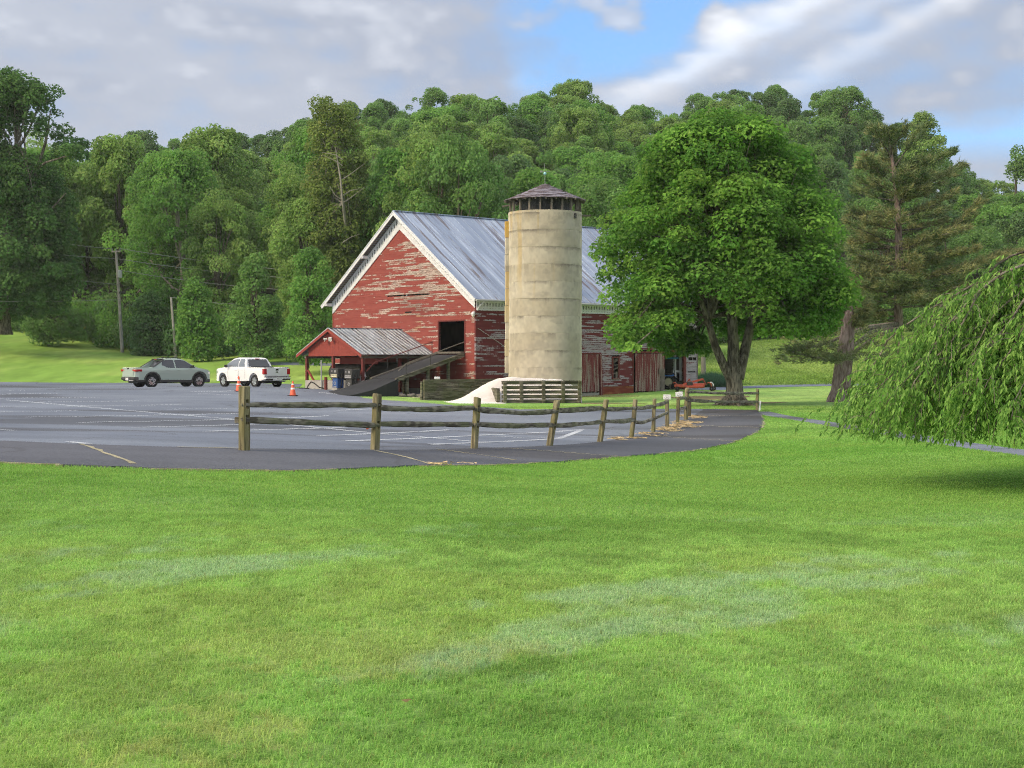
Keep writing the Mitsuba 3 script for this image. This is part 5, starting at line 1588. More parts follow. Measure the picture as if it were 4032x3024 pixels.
tpart('steering_wheel', moved(trimesh.creation.torus(.16, .015, major_sections=20, minor_sections=6), frame([.12, 0, 1.10], [.8, 0, -.6], [0, 1, 0], [.6, 0, .8])), 'm_black')
tpart('chassis', bev(-.6, 1.1, -.14, .14, .30, .60, .03), 'm_dark')
tag('tractor', 'blue tractor with a light blue canopy parked in the shade of the open barn doorway', 'tractor')

k = 'mower_implement'
Tt = BARN @ frame([14.25, -1.6, gz(14.25, -1.6) + .02], [math.cos(-.75), math.sin(-.75), 0], [-math.sin(-.75), math.cos(-.75), 0], [0, 0, 1])
tpart('deck', cat([bev(-.75, .75, -.35, .35, .16, .30, .04), bev(-.85, -.25, -.42, .05, .20, .36, .03), bev(.15, .85, -.1, .42, .18, .42, .04)]), 'm_implement')
tpart('gearbox', bev(-.16, .16, -.14, .14, .30, .52, .03), 'm_dark')
tpart('beam', cat([bar((-.35, -.1, .36), (.75, .05, .66), .09, .10), bar((.75, .05, .66), (.95, .35, .34), .06, .06)]), 'm_implement')
tpart('hitch', cat([bar((-.2, .3, .3), (0, .1, .66), .04, .05), bar((.2, .3, .3), (0, .1, .66), .04, .05)]), 'm_implement')
for x, y in ((.95, -.36), (-.95, -.42), (1.15, .40)):
    arc = [(x - .0, y, .44), (x + .10, y, .48), (x + .20, y, .40), (x + .24, y, .24), (x + .24, y, .14)]
    tpart('caster_arm', tube(arc, .028, 8), 'm_white' if x > 1 else 'm_implement')
    wv = trimesh.creation.revolve(np.array([(.04, -.05), (.12, -.05), (.13, 0), (.12, .05), (.04, .05), (.04, -.05)]), sections=18)
    tpart('caster_wheel', moved(wv, frame([x + .24, y, .13], [1, 0, 0], [0, 0, -1], [0, 1, 0])), 'm_rubber', smooth=35)
tag('mower_implement', 'orange red mower attachment with caster wheels lying outside the barn doorway', 'mower attachment')

# ---------------------------------------------------------------- poles, wires, odd posts
def upole(key, u0, v0, u1, v1, d, r0, r1, lab):
    a_, b_ = at(u0, v0, d), at(u1, v1, d)
    put(key + '__shaft', tube([a_ - [0, 0, .4], (a_ + b_) / 2, b_], [r0, (r0 + r1) / 2, r1], 10), 'm_pole', smooth=40)
    tag(key, lab, 'utility pole')
    return a_, b_


p0, p1 = upole('utility_pole', 482, 1380, 457, 988, 136.0, .165, .11, 'tall grey utility pole carrying a transformer on the left bank')
put('utility_pole__crossarm', bar(p1 + [-.45, .2, -.05], p1 + [.45, -.2, -.05], .10, .12), 'm_pole')
put('utility_pole__insulator', cat([tube([p1 + [dx, -dx * .4, 0], p1 + [dx, -dx * .4, .22]], .05, 8) for dx in (-.4, 0, .4)]), 'm_grey')
tr = at(472, 1080, 135.8)
put('utility_pole__transformer', tube([tr - [0, 0, .32], tr + [0, 0, .30], tr + [0, 0, .40]], [.20, .20, .12], 14), 'm_gutter', smooth=40)
bx1 = at(480, 1152, 135.9)
put('utility_pole__bracket', bev(bx1[0] - .25, bx1[0] + .35, bx1[1] - .1, bx1[1] + .1, bx1[2] - .10, bx1[2] + .10, .02), 'm_dark')
put('utility_pole__conduit', tube([at(475, 1240, 135.75), at(485, 1370, 135.75)], .07, 8), 'm_grey')
q0, q1 = upole('utility_pole_001', 693, 1406, 673, 1170, 130.0, .13, .09, 'shorter leaning bare utility pole right of the one with the transformer')
for q, (ua, va, ub, vb, d, lab) in enumerate(((284, 1343, 336, 1287, 141, 'yellow guy wire guard leaning on the bank left of the tall pole'), (757, 1408, 740, 1342, 127, 'yellow guy wire guard, left one of the crossed pair'), (769, 1409, 742, 1345, 127.4, 'yellow guy wire guard, right one of the crossed pair'))):
    k = name('guy_guard')
    put(k, tube([at(ua, va, d) - [0, 0, .15], at(ub, vb, d)], .05, 8), 'm_guard', smooth=40)
    tag(k, lab, 'guy wire guard')


def wire(pa, pb, sag, lab):
    s = np.linspace(0, 1, 24)
    p = pa + (pb - pa) * s[:, None]
    p[:, 2] -= sag * 4 * s * (1 - s)
    k = name('power_line')
    put(k, tube(p, .027, 5), 'm_wire')
    tag(k, lab, 'power line')


wire(p1 + [.4, -.16, .2], at(1340, 1080, 133), .25, 'top power line running right from the tall pole towards the barn')
wire(p1 + [0, 0, -.7], at(1330, 1105, 133), .3, 'second power line running right from the tall pole')
wire(at(476, 1065, 135.7), at(1310, 1150, 133), .35, 'lowest of the power lines running right from the tall pole, below the transformer')
wire(q1, at(1100, 1195, 131), .3, 'power line running right from the shorter leaning pole')
wire(p1 + [-.4, .16, .2], at(-200, 870, 118), .3, 'top power line crossing in front of the big dark tree')
wire(p1 + [0, 0, -.7], at(-200, 935, 118), .3, 'middle power line crossing in front of the big dark tree')
wire(at(466, 1120, 135.8), at(-200, 1000, 118), .35, 'lower power line crossing in front of the big dark tree')
wire(at(478, 1180, 135.8), at(-200, 1185, 118), .1, 'lowest nearly level power line crossing the big dark tree')
pw0, pw1 = at(2771, 1502, 97), at(2769, 1405, 97)
put('grey_post', tube([pw0 - [0, 0, .2], pw0 + [.0, 0, .5], pw1], [.22, .17, .15], 9), 'm_bark_pale', smooth=40)
tag('grey_post', 'pale weathered post standing in the meadow behind the barn corner', 'post')
# small dead leaf on the near lawn
p = land(1600, 2790)
lf = trimesh.Trimesh(np.array([(-.024, 0, .008), (0, -.011, .0), (.026, .002, .012), (0, .012, .004), (0, 0, .013)]) + [p[0], p[1], float(ground(p[0], p[1])) + .03], [[0, 1, 4], [1, 2, 4], [2, 3, 4], [3, 0, 4]], process=False)
put('dead_leaf', lf, 'm_leafdead')
tag('dead_leaf', 'single small brown dead leaf lying on the near grass', 'leaf')
# ---------------------------------------------------------------- foliage
def leaves(c, n, size, colr, rng, asp=0.62, fold=0.18, t=None):
    """One small folded leaf per row: centres, normals, lengths and colours -> vertices, faces, vertex colours."""
    k = len(c)
    n = unit(n)
    if t is None:
        t = rng.normal(size=(k, 3))
    t = unit(t - n * (t * n).sum(1, keepdims=True))
    b = np.cross(n, t)
    s = np.broadcast_to(size, (k,))[:, None]
    v = np.stack([c - t * s * .5, c + b * s * .5 * asp + n * s * fold, c + t * s * .5, c - b * s * .5 * asp + n * s * fold], 1).reshape(-1, 3)
    i = np.arange(k)[:, None] * 4
    f = np.concatenate([i + [0, 1, 2], i + [0, 2, 3]], 0)
    return v, f, np.repeat(colr, 4, 0)


def puffs_mesh(rng, puffs, per, size, palette, up=0.55, squash=0.8, tone=0.22, jit=0.20, asp=0.62, lowcut=-0.55):
    """A crown: leaves over the outsides of many puffs, each puff of its own tone."""
    C, N, S, K = [], [], [], []
    palette = np.array(palette, float)
    for c, r in puffs:
        k = max(6, int(per * r * r))
        d = unit(rng.normal(size=(k * 2, 3)))
        d = d[d[:, 2] > lowcut + rng.normal(0, .2, len(d))][:k]
        rr = r * rng.uniform(.45, 1.08, len(d)) ** .6
        p = np.asarray(c) + d * rr[:, None] * [1, 1, squash]
        C.append(p)
        N.append(d * .55 + np.array([0, 0, up]) + rng.normal(0, .42, (len(d), 3)))
        w = rng.random()
        base = palette[rng.integers(len(palette))] * (1 - w) + palette[rng.integers(len(palette))] * w
        base = base * (1 + rng.uniform(-tone, tone))
        K.append(base[None] * (1 + rng.uniform(-jit, jit, (len(d), 1))) * (1 + rng.uniform(-.06, .06, (len(d), 3))))
        S.append(size * rng.uniform(.7, 1.3, len(d)))
    return leaves(np.vstack(C), np.vstack(N), np.concatenate(S), np.clip(np.vstack(K), .004, .9), rng, asp)


def put_leaves(key, m, bsdf='m_leaf', to_world=None):
    put(key, (m[0], m[1]), bsdf, smooth=False, color=m[2], to_world=to_world)


GREENS = {'pale': [(.30, .45, .13), (.265, .42, .12), (.33, .475, .15)],
          'fresh': [(.215, .41, .10), (.25, .45, .11), (.19, .37, .10)],
          'deep': [(.205, .37, .110), (.24, .41, .12), (.215, .37, .125)],
          'dark': [(.165, .290, .105), (.195, .32, .115), (.165, .29, .125)]}
TONES = {'pale': 'yellowish green', 'fresh': 'bright green', 'deep': 'mid green', 'dark': 'dark green'}


def forest_proto(key, seed, palette, H=13.0, R=3.9, zc=0.26, npuff=84, per=195, size=.33, trunk='m_bark_far', narrow=1.0):
    rng = np.random.default_rng(seed)
    pf = []
    lobes = rng.uniform(0, 2 * np.pi, 3)
    for _ in range(npuff):
        h = zc + (1 - zc) * rng.random() ** .85
        prof = np.sin(np.pi * np.clip((h - zc * .8) / (1.04 - zc * .8), 0, 1)) ** .65
        a = rng.uniform(0, 2 * np.pi)
        rad = R * narrow * prof * (1 + .22 * np.cos(2 * a + lobes[0]) + .12 * np.cos(3 * a + lobes[1])) * np.sqrt(rng.uniform(.25, 1))
        r = rng.uniform(.5, 1.25) * R / 3.9
        rad *= 1 + .30 * (meshkit.noise(np.array([np.cos(a) * 1.3 + seed, np.sin(a) * 1.3, h * 5.0])) - .5) * 2
        pf.append((np.array([np.cos(a) * rad, np.sin(a) * rad, h * H - r * .4]), r))
    m = puffs_mesh(rng, pf, per, size, palette)
    tr = [tube([(0, 0, -1.0), (.1, .05, H * .3), (rng.normal(0, .3), rng.normal(0, .3), H * .85)], [.24, .19, .05], 6)]
    for c, r in pf[::7]:
        z0 = H * rng.uniform(.25, .5)
        tr.append(tube([(0, 0, z0), (c[0] * .5, c[1] * .5, z0 + (c[2] - z0) * .6), c], [.10, .07, .03], 5))
    scene[key] = {'type': 'shapegroup', 'trunk': mikit.ply(cat(tr), trunk), 'crown': mikit.ply((m[0], m[1]), 'm_leaf', smooth=False, color=m[2])}


PROTO = {}
for tq, (tone, pal) in enumerate(GREENS.items()):
    for q in range(2 if tone in ('pale', 'dark') else 3):
        key = f'group_{tone}_{q}'
        forest_proto(key, 100 + tq * 10 + q, pal, narrow=(1.0, 0.85, 1.1)[q])
        PROTO.setdefault(tone, []).append(key)
for tq, tone in enumerate(('pale', 'fresh', 'deep')):
    key = f'group_near_{tone}'
    forest_proto(key, 150 + tq, GREENS[tone], npuff=120, per=210, size=.27, zc=.10, trunk='m_bark_pale' if tone == 'fresh' else 'm_bark_far')
    PROTO['near_' + tone] = [key]


def uv_of(p):
    q = np.asarray(p, float) - EYE
    d = q @ FWD
    return 2016 + FPX * q[0] / d, 1512 - FPX * (q @ UPV) / d


def inst(key, group, x, y, z, s, sz, rot):
    scene[key] = {'type': 'instance', 'to_world': T().translate([float(x), float(y), float(z)]).rotate([0, 0, 1], float(rot)).scale([float(s), float(s), float(sz)]), 'group': {'type': 'ref', 'id': group}}


MARKS = [(-1e9, 430, 'behind the dark tree'), (430, 640, 'right of the dark tree'), (640, 900, 'above the green pickup'), (900, 1090, 'above the white pickup'), (1090, 1280, 'above the fuel canopy'), (1280, 1560, 'near the barn peak'), (1560, 1800, 'over the barn roof'), (1800, 2020, 'left of the silo'), (2020, 2260, 'over the silo'), (2260, 2500, 'right of the silo'),
         (2500, 2760, 'over the maple, left'), (2760, 3020, 'over the maple top'), (3020, 3260, 'over the maple, right'), (3260, 3440, 'between maple and pine'), (3440, 3700, 'behind the brown pine'), (3700, 3860, 'right of the brown pine'), (3860, 1e9, 'above the weeping tree')]


def forest_label(x, y, z, H, tone):
    u, v = uv_of((x, y, z + H))
    mark = next(m for a, b, m in MARKS if a <= u < b)
    row = 'at the wood edge' if y < wood_edge(x) + 16 else ('low on hill' if y < 175 else ('mid hill' if y < 215 else ('high on hill' if y < 262 else 'on skyline')))
    return u, f'{TONES[tone]} tree', f'{row} {mark}'


rf = np.random.default_rng(77)
spots = []
for y in [115, 121, 127, 133, 139, 145, 151, 157] + list(np.arange(164, 270, 7.8)) + [277, 283, 289, 295, 301]:
    for x in np.arange(-0.40 * y - 8, 0.40 * y + 8, 8.9 if y < 275 else 7.8):
        px, py = x + rf.uniform(-3.2, 3.2) + (3.7 if int(y) % 2 else 0), y + rf.uniform(-3, 3)
        if py > wood_edge(px) + 1:
            spots.append((px, py))
nfor, forest = 0, {}
for px, py in spots:
    z = float(ground(px, py))
    front = py < wood_edge(px) + 9
    tn = meshkit.noise(np.array([px * .045, py * .03, 2.0])) * .6 + rf.random() * .4
    tone = 'pale' if tn > .66 else ('fresh' if tn > .49 else ('deep' if tn > .33 else 'dark'))
    s = rf.uniform(.82, 1.15)
    if py > 270:
        s = rf.uniform(.88, 1.0)
    sz = s * rf.uniform(.88, 1.15)
    if px < -4 and py < wood_edge(px) + 26:                    # the tall straight trees along the left edge of the wood
        sz = s * rf.uniform(1.15, 1.45)
    H = 13.0 * sz
    u, v = uv_of((px, py, z + H))
    if u < -160 or u > 4200:
        continue
    if 1330 < u < 2300 and v > 930 or v > 1130:
        continue
    if 2480 < u < 3300 and v > 640:                            # nothing of these shows behind the maple
        continue
    if px < -4 and py < wood_edge(px) + 22:
        tone = 'pale' if tn > .52 else ('fresh' if tn > .30 else 'deep')
    if front and tone == 'dark':
        tone = 'deep'
    grp = PROTO[('near_' if front or py < 150 else '') + (tone if tone != 'dark' or not (front or py < 150) else 'deep')]
    if nfor >= 300:
        break
    key = name('forest_tree')
    inst(key, grp[rf.integers(len(grp))], px, py, z - .3, s, sz, rf.uniform(0, 360))
    forest[key] = forest_label(px, py, z, H, tone)
    nfor += 1
ORD = ['leftmost', 'second', 'third', 'fourth', 'fifth', 'sixth', 'seventh', 'eighth', 'ninth', 'tenth']
NUM = ['', '', 'two', 'three', 'four', 'five', 'six', 'seven', 'eight', 'nine', 'ten']


def single_out(found, category, group):
    """Labels for many look-alikes: those that would share one are told apart by their order from the left."""
    sets = {}
    for k, (u, what, where) in found.items():
        sets.setdefault((what, where), []).append((u, k))
    for (what, where), ks in sets.items():
        ks.sort()
        n = len(ks)
        for q, (u, k) in enumerate(ks):
            if n == 1:
                text = f'{what} {where}'
            elif q == n - 1:
                text = f'rightmost of {NUM[n]} {what}s {where}'
            else:
                text = (f'leftmost of' if q == 0 else f'{ORD[q]} from left of') + f' {NUM[n]} {what}s {where}'
            tag(k, text, category, group)


single_out(forest, 'tree', 'trees of the wooded hill')
print('forest trees', nfor, 'of', len(spots))

# undergrowth along the foot of the wood
for q, tone in enumerate(('deep', 'fresh', 'dark')):
    rng = np.random.default_rng(170 + q)
    pf = [(np.array([rng.normal(0, 1.3), rng.normal(0, 1.0), rng.uniform(.2, 2.6)]), rng.uniform(.5, 1.0)) for _ in range(30)]
    m = puffs_mesh(rng, pf, 150, .26, GREENS[tone], lowcut=-.8)
    scene[f'group_shrub_{q}'] = {'type': 'shapegroup', 'foliage': mikit.ply((m[0], m[1]), 'm_leaf', smooth=False, color=m[2])}
bushes = {}
for x in np.arange(-62, 68, 2.3):
    px = x + rf.uniform(-.8, .8)
    py = wood_edge(px) + rf.uniform(-.8, 1.6)
    u, v = uv_of((px, py, float(ground(px, py)) + 2))
    if u < -100 or u > 4150 or 1370 < u < 2560:
        continue
    key = name('shrub')
    q = int(rf.integers(3))
    inst(key, f'group_shrub_{q}', px, py, float(ground(px, py)) - .2, rf.uniform(.9, 1.35), rf.uniform(.9, 1.7), rf.uniform(0, 360))
    place_ = 'above the left bank' if u < 460 else ('behind the green pickup' if u < 860 else ('behind the white pickup' if u < 1160 else ('behind the fuel canopy' if u < 1370 else ('behind the maple trunk' if u < 3050 else ('left of the pine' if u < 3500 else 'above the weeping tree')))))
    bushes[key] = (u, f"{('mid green', 'bright green', 'dark green')[q]} leafy shrub", place_)
single_out(bushes, 'shrub', 'shrubs along the edge of the wood')

# single trees given by their outline in the photograph ------------------------------------------------
PADS = {}


def outline_tree(key, d, axis_u, rows, base, rng, npuff, prange, per, size, palette, trunk, limbs, lab, bsdf='m_bark', category='tree', depth=1.0, shell=.55, tone=.22, hang=0.0, lowcut=-.55, skip=None, extra=()):
    """rows: (v, left u, right u) of the crown from its top down; the crown is as deep as it is wide."""
    rows = np.array(rows, float)
    axx, axy = (axis_u - 2016) / FPX * d, d
    zs = np.array([at(axis_u, v, d)[2] for v in rows[:, 0]])[::-1]
    lw = ((axis_u - rows[:, 1]) / FPX * d)[::-1]
    rw = ((rows[:, 2] - axis_u) / FPX * d)[::-1]
    pf = []
    area = np.cumsum((lw + rw) + .3)
    while len(pf) < npuff:
        z = rng.uniform(zs[0], zs[-1])
        l, r_ = np.interp(z, zs, lw), np.interp(z, zs, rw)
        w = (l + r_) / 2
        if rng.random() > (w + .25) / (np.max(lw + rw) / 2 + .25):
            continue
        a = rng.uniform(0, 2 * np.pi)
        k = shell + (1 - shell) * rng.random()
        rad = rng.uniform(*prange) * (0.75 + .25 * min(1, w))
        rin = max(w - rad * (.5 if key == 'maple_tree' else .7), .05)
        mid = (r_ - l) / 2
        x = mid + np.cos(a) * rin * k
        y = np.sin(a) * rin * depth * k
        cc = np.array([axx + x, axy + y, z - rad * .25 - hang * k])
        if skip is not None and skip(cc):
            continue
        pf.append((cc, rad))
    pf += list(extra)
    m = puffs_mesh(rng, pf, per, size, palette, tone=tone, lowcut=lowcut, **PADS.get(key, {}))
    put_leaves(key + '__crown', m)
    put(key + '__trunk', trunk, bsdf, smooth=45)
    br = []
    for c, r in pf[::3]:
        st = limbs[int(rng.integers(len(limbs)))]
        st = np.asarray(st, float)
        mid = st + (c - st) * .5 + np.array([0, 0, .12 * np.linalg.norm(c - st)])
        br.append(tube([st, mid, c], [.075, .05, .015], 5))
    put(key + '__limb', cat(br), bsdf, smooth=45)
    tag(key, lab, category)
    return pf


# the broad maple in front of the barn
PADS['maple_tree'] = dict(squash=.62, up=.75)
D = 58.0
B = at(2893, 1592, D)
rm = np.random.default_rng(500)


def P2(u, v, dd=D):
    return at(u, v, dd)


tr = [tube([B - [0, 0, .4], B + [0, 0, .02], B + [0, 0, .18], P2(2893, 1545), P2(2890, 1490), P2(2893, 1430)], [.72, .48, .38, .34, .31, .27], 18),
      tube([P2(2885, 1510), P2(2850, 1440, D - .2), P2(2815, 1360, D - .4), P2(2790, 1270, D - .6), P2(2740, 1130, D - 1)], [.20, .18, .16, .13, .06], 10),
      tube([P2(2890, 1470), P2(2887, 1350), P2(2882, 1240), P2(2870, 1050), P2(2850, 700)], [.28, .22, .19, .14, .04], 10),
      tube([P2(2905, 1490), P2(2935, 1370, D + .3), P2(2960, 1260, D + .5), P2(3010, 1130, D + .8), P2(3080, 900, D + 1)], [.25, .20, .17, .12, .05], 10)]
for a in range(7):
    th = a / 7 * 2 * np.pi + .3
    tr.append(tube([B + [np.cos(th) * .2, np.sin(th) * .2, .3], B + [np.cos(th) * .55, np.sin(th) * .55, .06], B + [np.cos(th) * .95, np.sin(th) * .95, -.10]], [.15, .09, .03], 8))
rows = [(455, 2760, 2900), (490, 2650, 3030), (540, 2580, 3110), (600, 2520, 3170), (680, 2460, 3220), (760, 2430, 3255), (840, 2385, 3285), (920, 2350, 3300), (980, 2340, 3300), (1050, 2380, 3315), (1100, 2380, 3345), (1150, 2370, 3360), (1200, 2375, 3350), (1250, 2400, 3290), (1290, 2430, 3250)]


def open_middle(c):
    u, v = uv_of(c)
    return c[1] < 59.5 and v > 1165 and 2770 < u < 3010 and not (v < 1215 and u > 2960)


low = []
for u0, u1, v0, v1, n, dd in ((2420, 2560, 1270, 1350, 12, -1.0), (2440, 2520, 1330, 1375, 5, -1.3), (2560, 2760, 1285, 1370, 26, 1.2), (2650, 2790, 1330, 1385, 12, 1.8), (3010, 3260, 1240, 1320, 26, .8), (2960, 3060, 1270, 1300, 6, 2.0), (3180, 3300, 1210, 1300, 10, 0)):
    for _ in range(n):
        low.append((P2(rm.uniform(u0, u1), rm.uniform(v0, v1), D + dd + rm.normal(0, .6)), rm.uniform(.38, .62)))
limbs = [P2(2850, 1150), P2(2882, 1100), P2(2870, 950), P2(2860, 800), P2(2980, 1150), P2(3010, 1100), P2(2800, 1250), P2(2760, 1150), P2(2960, 1230)]
outline_tree('maple_tree', D, 2880, rows, B, rm, 400, (.55, 1.1), 330, .19, [(.155, .335, .060), (.205, .40, .072), (.130, .29, .060), (.255, .45, .090)], cat(tr), limbs,
             'broad rounded green maple tree with a forked trunk in front of the barn', tone=.25, skip=open_middle, extra=low)

# the big dark tree at the left edge
D = 128.0
B = at(8, 1295, D)
rm = np.random.default_rng(501)
tr = [tube([B - [0, 0, .5], B + [0, 0, .4], at(12, 1180, D), at(25, 1000, D), at(60, 700, D), at(70, 420, D)], [.95, .75, .60, .5, .3, .06], 12),
      tube([at(25, 950, D), at(110, 780, D), at(180, 560, D), at(200, 430, D)], [.3, .22, .12, .04], 8), tube([at(60, 720, D), at(180, 640, D - 1), at(310, 600, D - 1)], [.18, .1, .03], 8),
      tube([at(20, 1000, D), at(150, 880, D - 2), at(260, 760, D - 2)], [.25, .15, .04], 8), tube([at(40, 640, D), at(110, 520, D), at(170, 380, D)], [.16, .1, .03], 8)]
rows = [(285, 20, 90), (330, -90, 170), (380, -140, 205), (430, -160, 100), (470, -160, 75), (540, -170, 60), (600, -170, 110), (650, -180, 230), (700, -190, 270), (760, -200, 300), (860, -200, 320), (960, -200, 335), (1060, -200, 335), (1130, -190, 310), (1190, -170, 270), (1240, -120, 200)]
limbs = [at(40, 900, D), at(60, 700, D), at(70, 560, D), at(110, 780, D), at(150, 880, D)]
outline_tree('dark_tree', D, 30, rows, B, rm, 270, (.8, 1.6), 165, .32, [(.105, .215, .070), (.13, .25, .08), (.16, .285, .09)], cat(tr), limbs, 'very large dark green tree standing on the bank at the left edge', shell=.4)
pf = []
for q in range(46):
    t = rm.random()
    if q < 30:
        u, v = 95 + 240 * t ** .9 + rm.normal(0, 14), 470 + 140 * t + rm.normal(0, 30)
    else:
        u, v = 150 + rm.normal(0, 35), 400 + rm.normal(0, 40)
    pf.append((at(u, v, D + rm.normal(0, 1.5)), rm.uniform(.45, .95)))
put_leaves('dark_tree__bough', puffs_mesh(rm, pf, 150, .32, [(.11, .22, .07), (.145, .265, .085)]))

# tall pale tree with a bare pale stem left of the barn
D = 124.0
B = at(1372, 1400, D)
rm = np.random.default_rng(502)
tr = [tube([B - [0, 0, 3], at(1375, 1000, D), at(1352, 820, D - 3.3), at(1340, 700, D - 3.2), at(1322, 590, D - 2), at(1310, 420, D)], [.22, .15, .09, .07, .05, .02], 8)]
for q in range(7):
    v = rm.uniform(600, 980)
    sx = rm.choice([-1, 1])
    tr.append(tube([at(1350, v, D - 3), at(1350 + sx * 30, v - 20, D - 3.2), at(1350 + sx * rm.uniform(50, 90), v - rm.uniform(20, 70), D - 3)], [.05, .035, .015], 5))
rows = [(362, 1225, 1260), (372, 1215, 1290), (400, 1210, 1420), (450, 1215, 1440), (520, 1200, 1440), (620, 1190, 1450), (720, 1190, 1460), (820, 1190, 1470), (920, 1200, 1470), (1010, 1230, 1450), (1100, 1270, 1430)]
outline_tree('tall_tree', D, 1330, rows, B, rm, 150, (.6, 1.15), 150, .30, [(.26, .34, .10), (.23, .32, .09), (.29, .36, .12)], cat(tr), [at(1350, 800, D - 2), at(1340, 650, D), at(1330, 520, D)],
             'tall yellowish tree with a pale bare stem just left of the barn roof', bsdf='m_bark_pale', shell=.5)

# bushy trees right behind the canopy and left of the barn
for q, (d, ax, rws, pal, lab) in enumerate((
    (108.0, 1210, [(990, 1180, 1260), (1050, 1150, 1320), (1120, 1130, 1340), (1200, 1110, 1350), (1280, 1100, 1350), (1360, 1100, 1330), (1415, 1120, 1300)], 'fresh', 'fresh green bushy tree standing close behind the fuel canopy'),
    (116.0, 1010, [(1010, 980, 1040), (1080, 930, 1100), (1160, 900, 1120), (1240, 890, 1130), (1330, 890, 1120), (1400, 910, 1100)], 'deep', 'mid green bushy tree behind the white pickup'),
    (133.0, 585, [(1150, 560, 610), (1200, 520, 650), (1280, 500, 670), (1350, 510, 670), (1400, 520, 650)], 'dark', 'dark leafy tree between the two utility poles'),
    (122.0, 770, [(1110, 740, 800), (1170, 700, 850), (1250, 680, 870), (1330, 690, 870), (1395, 710, 860)], 'fresh', 'low bright green tree behind the roof of the grey green pickup'),
    (138.0, 190, [(1165, 150, 230), (1205, 90, 300), (1250, 70, 340), (1300, 80, 350), (1335, 140, 330)], 'deep', 'rounded green bush at the foot of the big dark tree'))):
    rm = np.random.default_rng(510 + q)
    B = at(ax, rws[-1][0] + 8, d)
    outline_tree(name('bushy_tree'), d, ax, rws, B, rm, 85, (.5, .95), 170, .26, GREENS[pal], tube([B - [0, 0, .5], B + [0, 0, 1.2], at(ax, rws[0][0] + 60, d)], [.16, .12, .03], 7), [at(ax, rws[-1][0] - 40, d), at(ax, rws[len(rws) // 2][0], d)], lab, bsdf='m_bark_far', lowcut=-.8)

# taller crowns that break the skyline on the right
for q, (d, ax, rws, pal, lab, npf) in enumerate((
    (230.0, 3630, [(452, 3600, 3650), (480, 3580, 3690), (520, 3570, 3715), (570, 3560, 3725), (640, 3560, 3720), (720, 3570, 3710)], 'pale', 'airy tree rising above the skyline behind the brown pine', 60),
    (250.0, 3350, [(345, 3290, 3370), (380, 3220, 3420), (430, 3200, 3450), (490, 3190, 3460), (560, 3200, 3450)], 'deep', 'dense dark crown at the right shoulder of the skyline above the maple', 80),
    (235.0, 4000, [(585, 3975, 4030), (615, 3955, 4060), (650, 3960, 4070), (700, 3970, 4060)], 'deep', 'thin airy tree top against the sky at the right edge', 16))):
    rm = np.random.default_rng(530 + q)
    B = at(ax, rws[-1][0] + 120, d)
    outline_tree(name('skyline_tree'), d, ax, rws, B, rm, npf, (.8, 1.5), 85, .42, GREENS[pal], tube([B - [0, 0, 3], at(ax, rws[len(rws) // 2][0], d), at(ax, rws[0][0] + 20, d)], [.25, .15, .03], 6), [at(ax, rws[-1][0] - 40, d), at(ax, rws[len(rws) // 2][0], d)], lab, bsdf='m_bark_far', shell=.5)


# ---------------------------------------------------------------- pines on the right
def needles(rng, c, out, nt, L, palette, spread=.55):
    """Tufts of thin needles at the points c, brushed outwards."""
    k = len(c)
    C = np.repeat(c, nt, 0)
    d = unit(np.repeat(out, nt, 0) + rng.normal(0, spread, (k * nt, 3)) + [0, 0, .25])
    n = unit(rng.normal(size=(k * nt, 3)))
    s = unit(np.cross(d, n))
    ln = L * rng.uniform(.6, 1.25, (k * nt, 1))
    w = L * .075
    C = C + rng.normal(0, .05, C.shape)
    v = np.stack([C - s * w, C + s * w, C + d * ln], 1).reshape(-1, 3)
    f = np.arange(len(v)).reshape(-1, 3)
    pal = np.array(palette)
    base = pal[rng.integers(len(pal), size=k)] * (1 + rng.uniform(-.25, .25, (k, 1)))
    colr = np.repeat(np.repeat(base, nt, 0) * (1 + rng.uniform(-.2, .2, (k * nt, 1))), 3, 0)
    return v, f, colr


def pine(key, stem, rad, boughs, seed, palettes, lab, bsdf='m_bark_pine', L=.30, dens=25):
    """stem: points; boughs: (start, list of points to the tip, fullness)."""
    rng = np.random.default_rng(seed)
    put(key + '__trunk', tube(stem, rad, 12), bsdf, smooth=45)
    V, F, K, k0 = [], [], [], 0
    wood = []
    for pts, full, pal in boughs:
        pts = np.array(pts, float)
        s = np.linspace(0, 1, 16)
        seg = np.linspace(0, 1, len(pts))
        p = np.stack([np.interp(s, seg, pts[:, q]) for q in range(3)], 1)
        L0 = np.linalg.norm(pts[-1] - pts[0])
        wood.append(tube(p, np.linspace(.05, .012, len(p)) * (0.6 + .15 * L0), 5))
        n = max(10, int(full * L0 * dens))
        t = rng.uniform(.22, 1.02, n) ** .8
        c = np.stack([np.interp(t, s, p[:, q]) for q in range(3)], 1)
        ax = unit(pts[-1] - pts[0])
        sd = unit(np.cross(ax, [0, 0, 1.0]))
        sp = rng.normal(0, 1, n)
        wdt = .16 + .26 * np.sin(np.pi * np.clip(t, 0, 1)) * L0 * .35
        c = c + sd * (sp * wdt)[:, None] + np.array([0, 0, 1.0]) * (np.abs(rng.normal(0, .10, n)) + .02)[:, None] - np.array([0, 0, .10]) * (np.abs(sp) * wdt)[:, None]
        out = ax * .8 + sd * sp[:, None] * .6
        v, f, kk = needles(rng, c, out, 11, L, palettes[pal])
        V.append(v)
        F.append(f + k0)
        K.append(kk)
        k0 += len(v)
    put(key + '__bough', cat(wood), 'm_bark', smooth=45)
    put_leaves(key + '__needles', (np.vstack(V), np.vstack(F), np.vstack(K)), 'm_needle')
    labels[key + '__needles'] = {'kind': 'stuff'}
    tag(key, lab, 'pine tree')


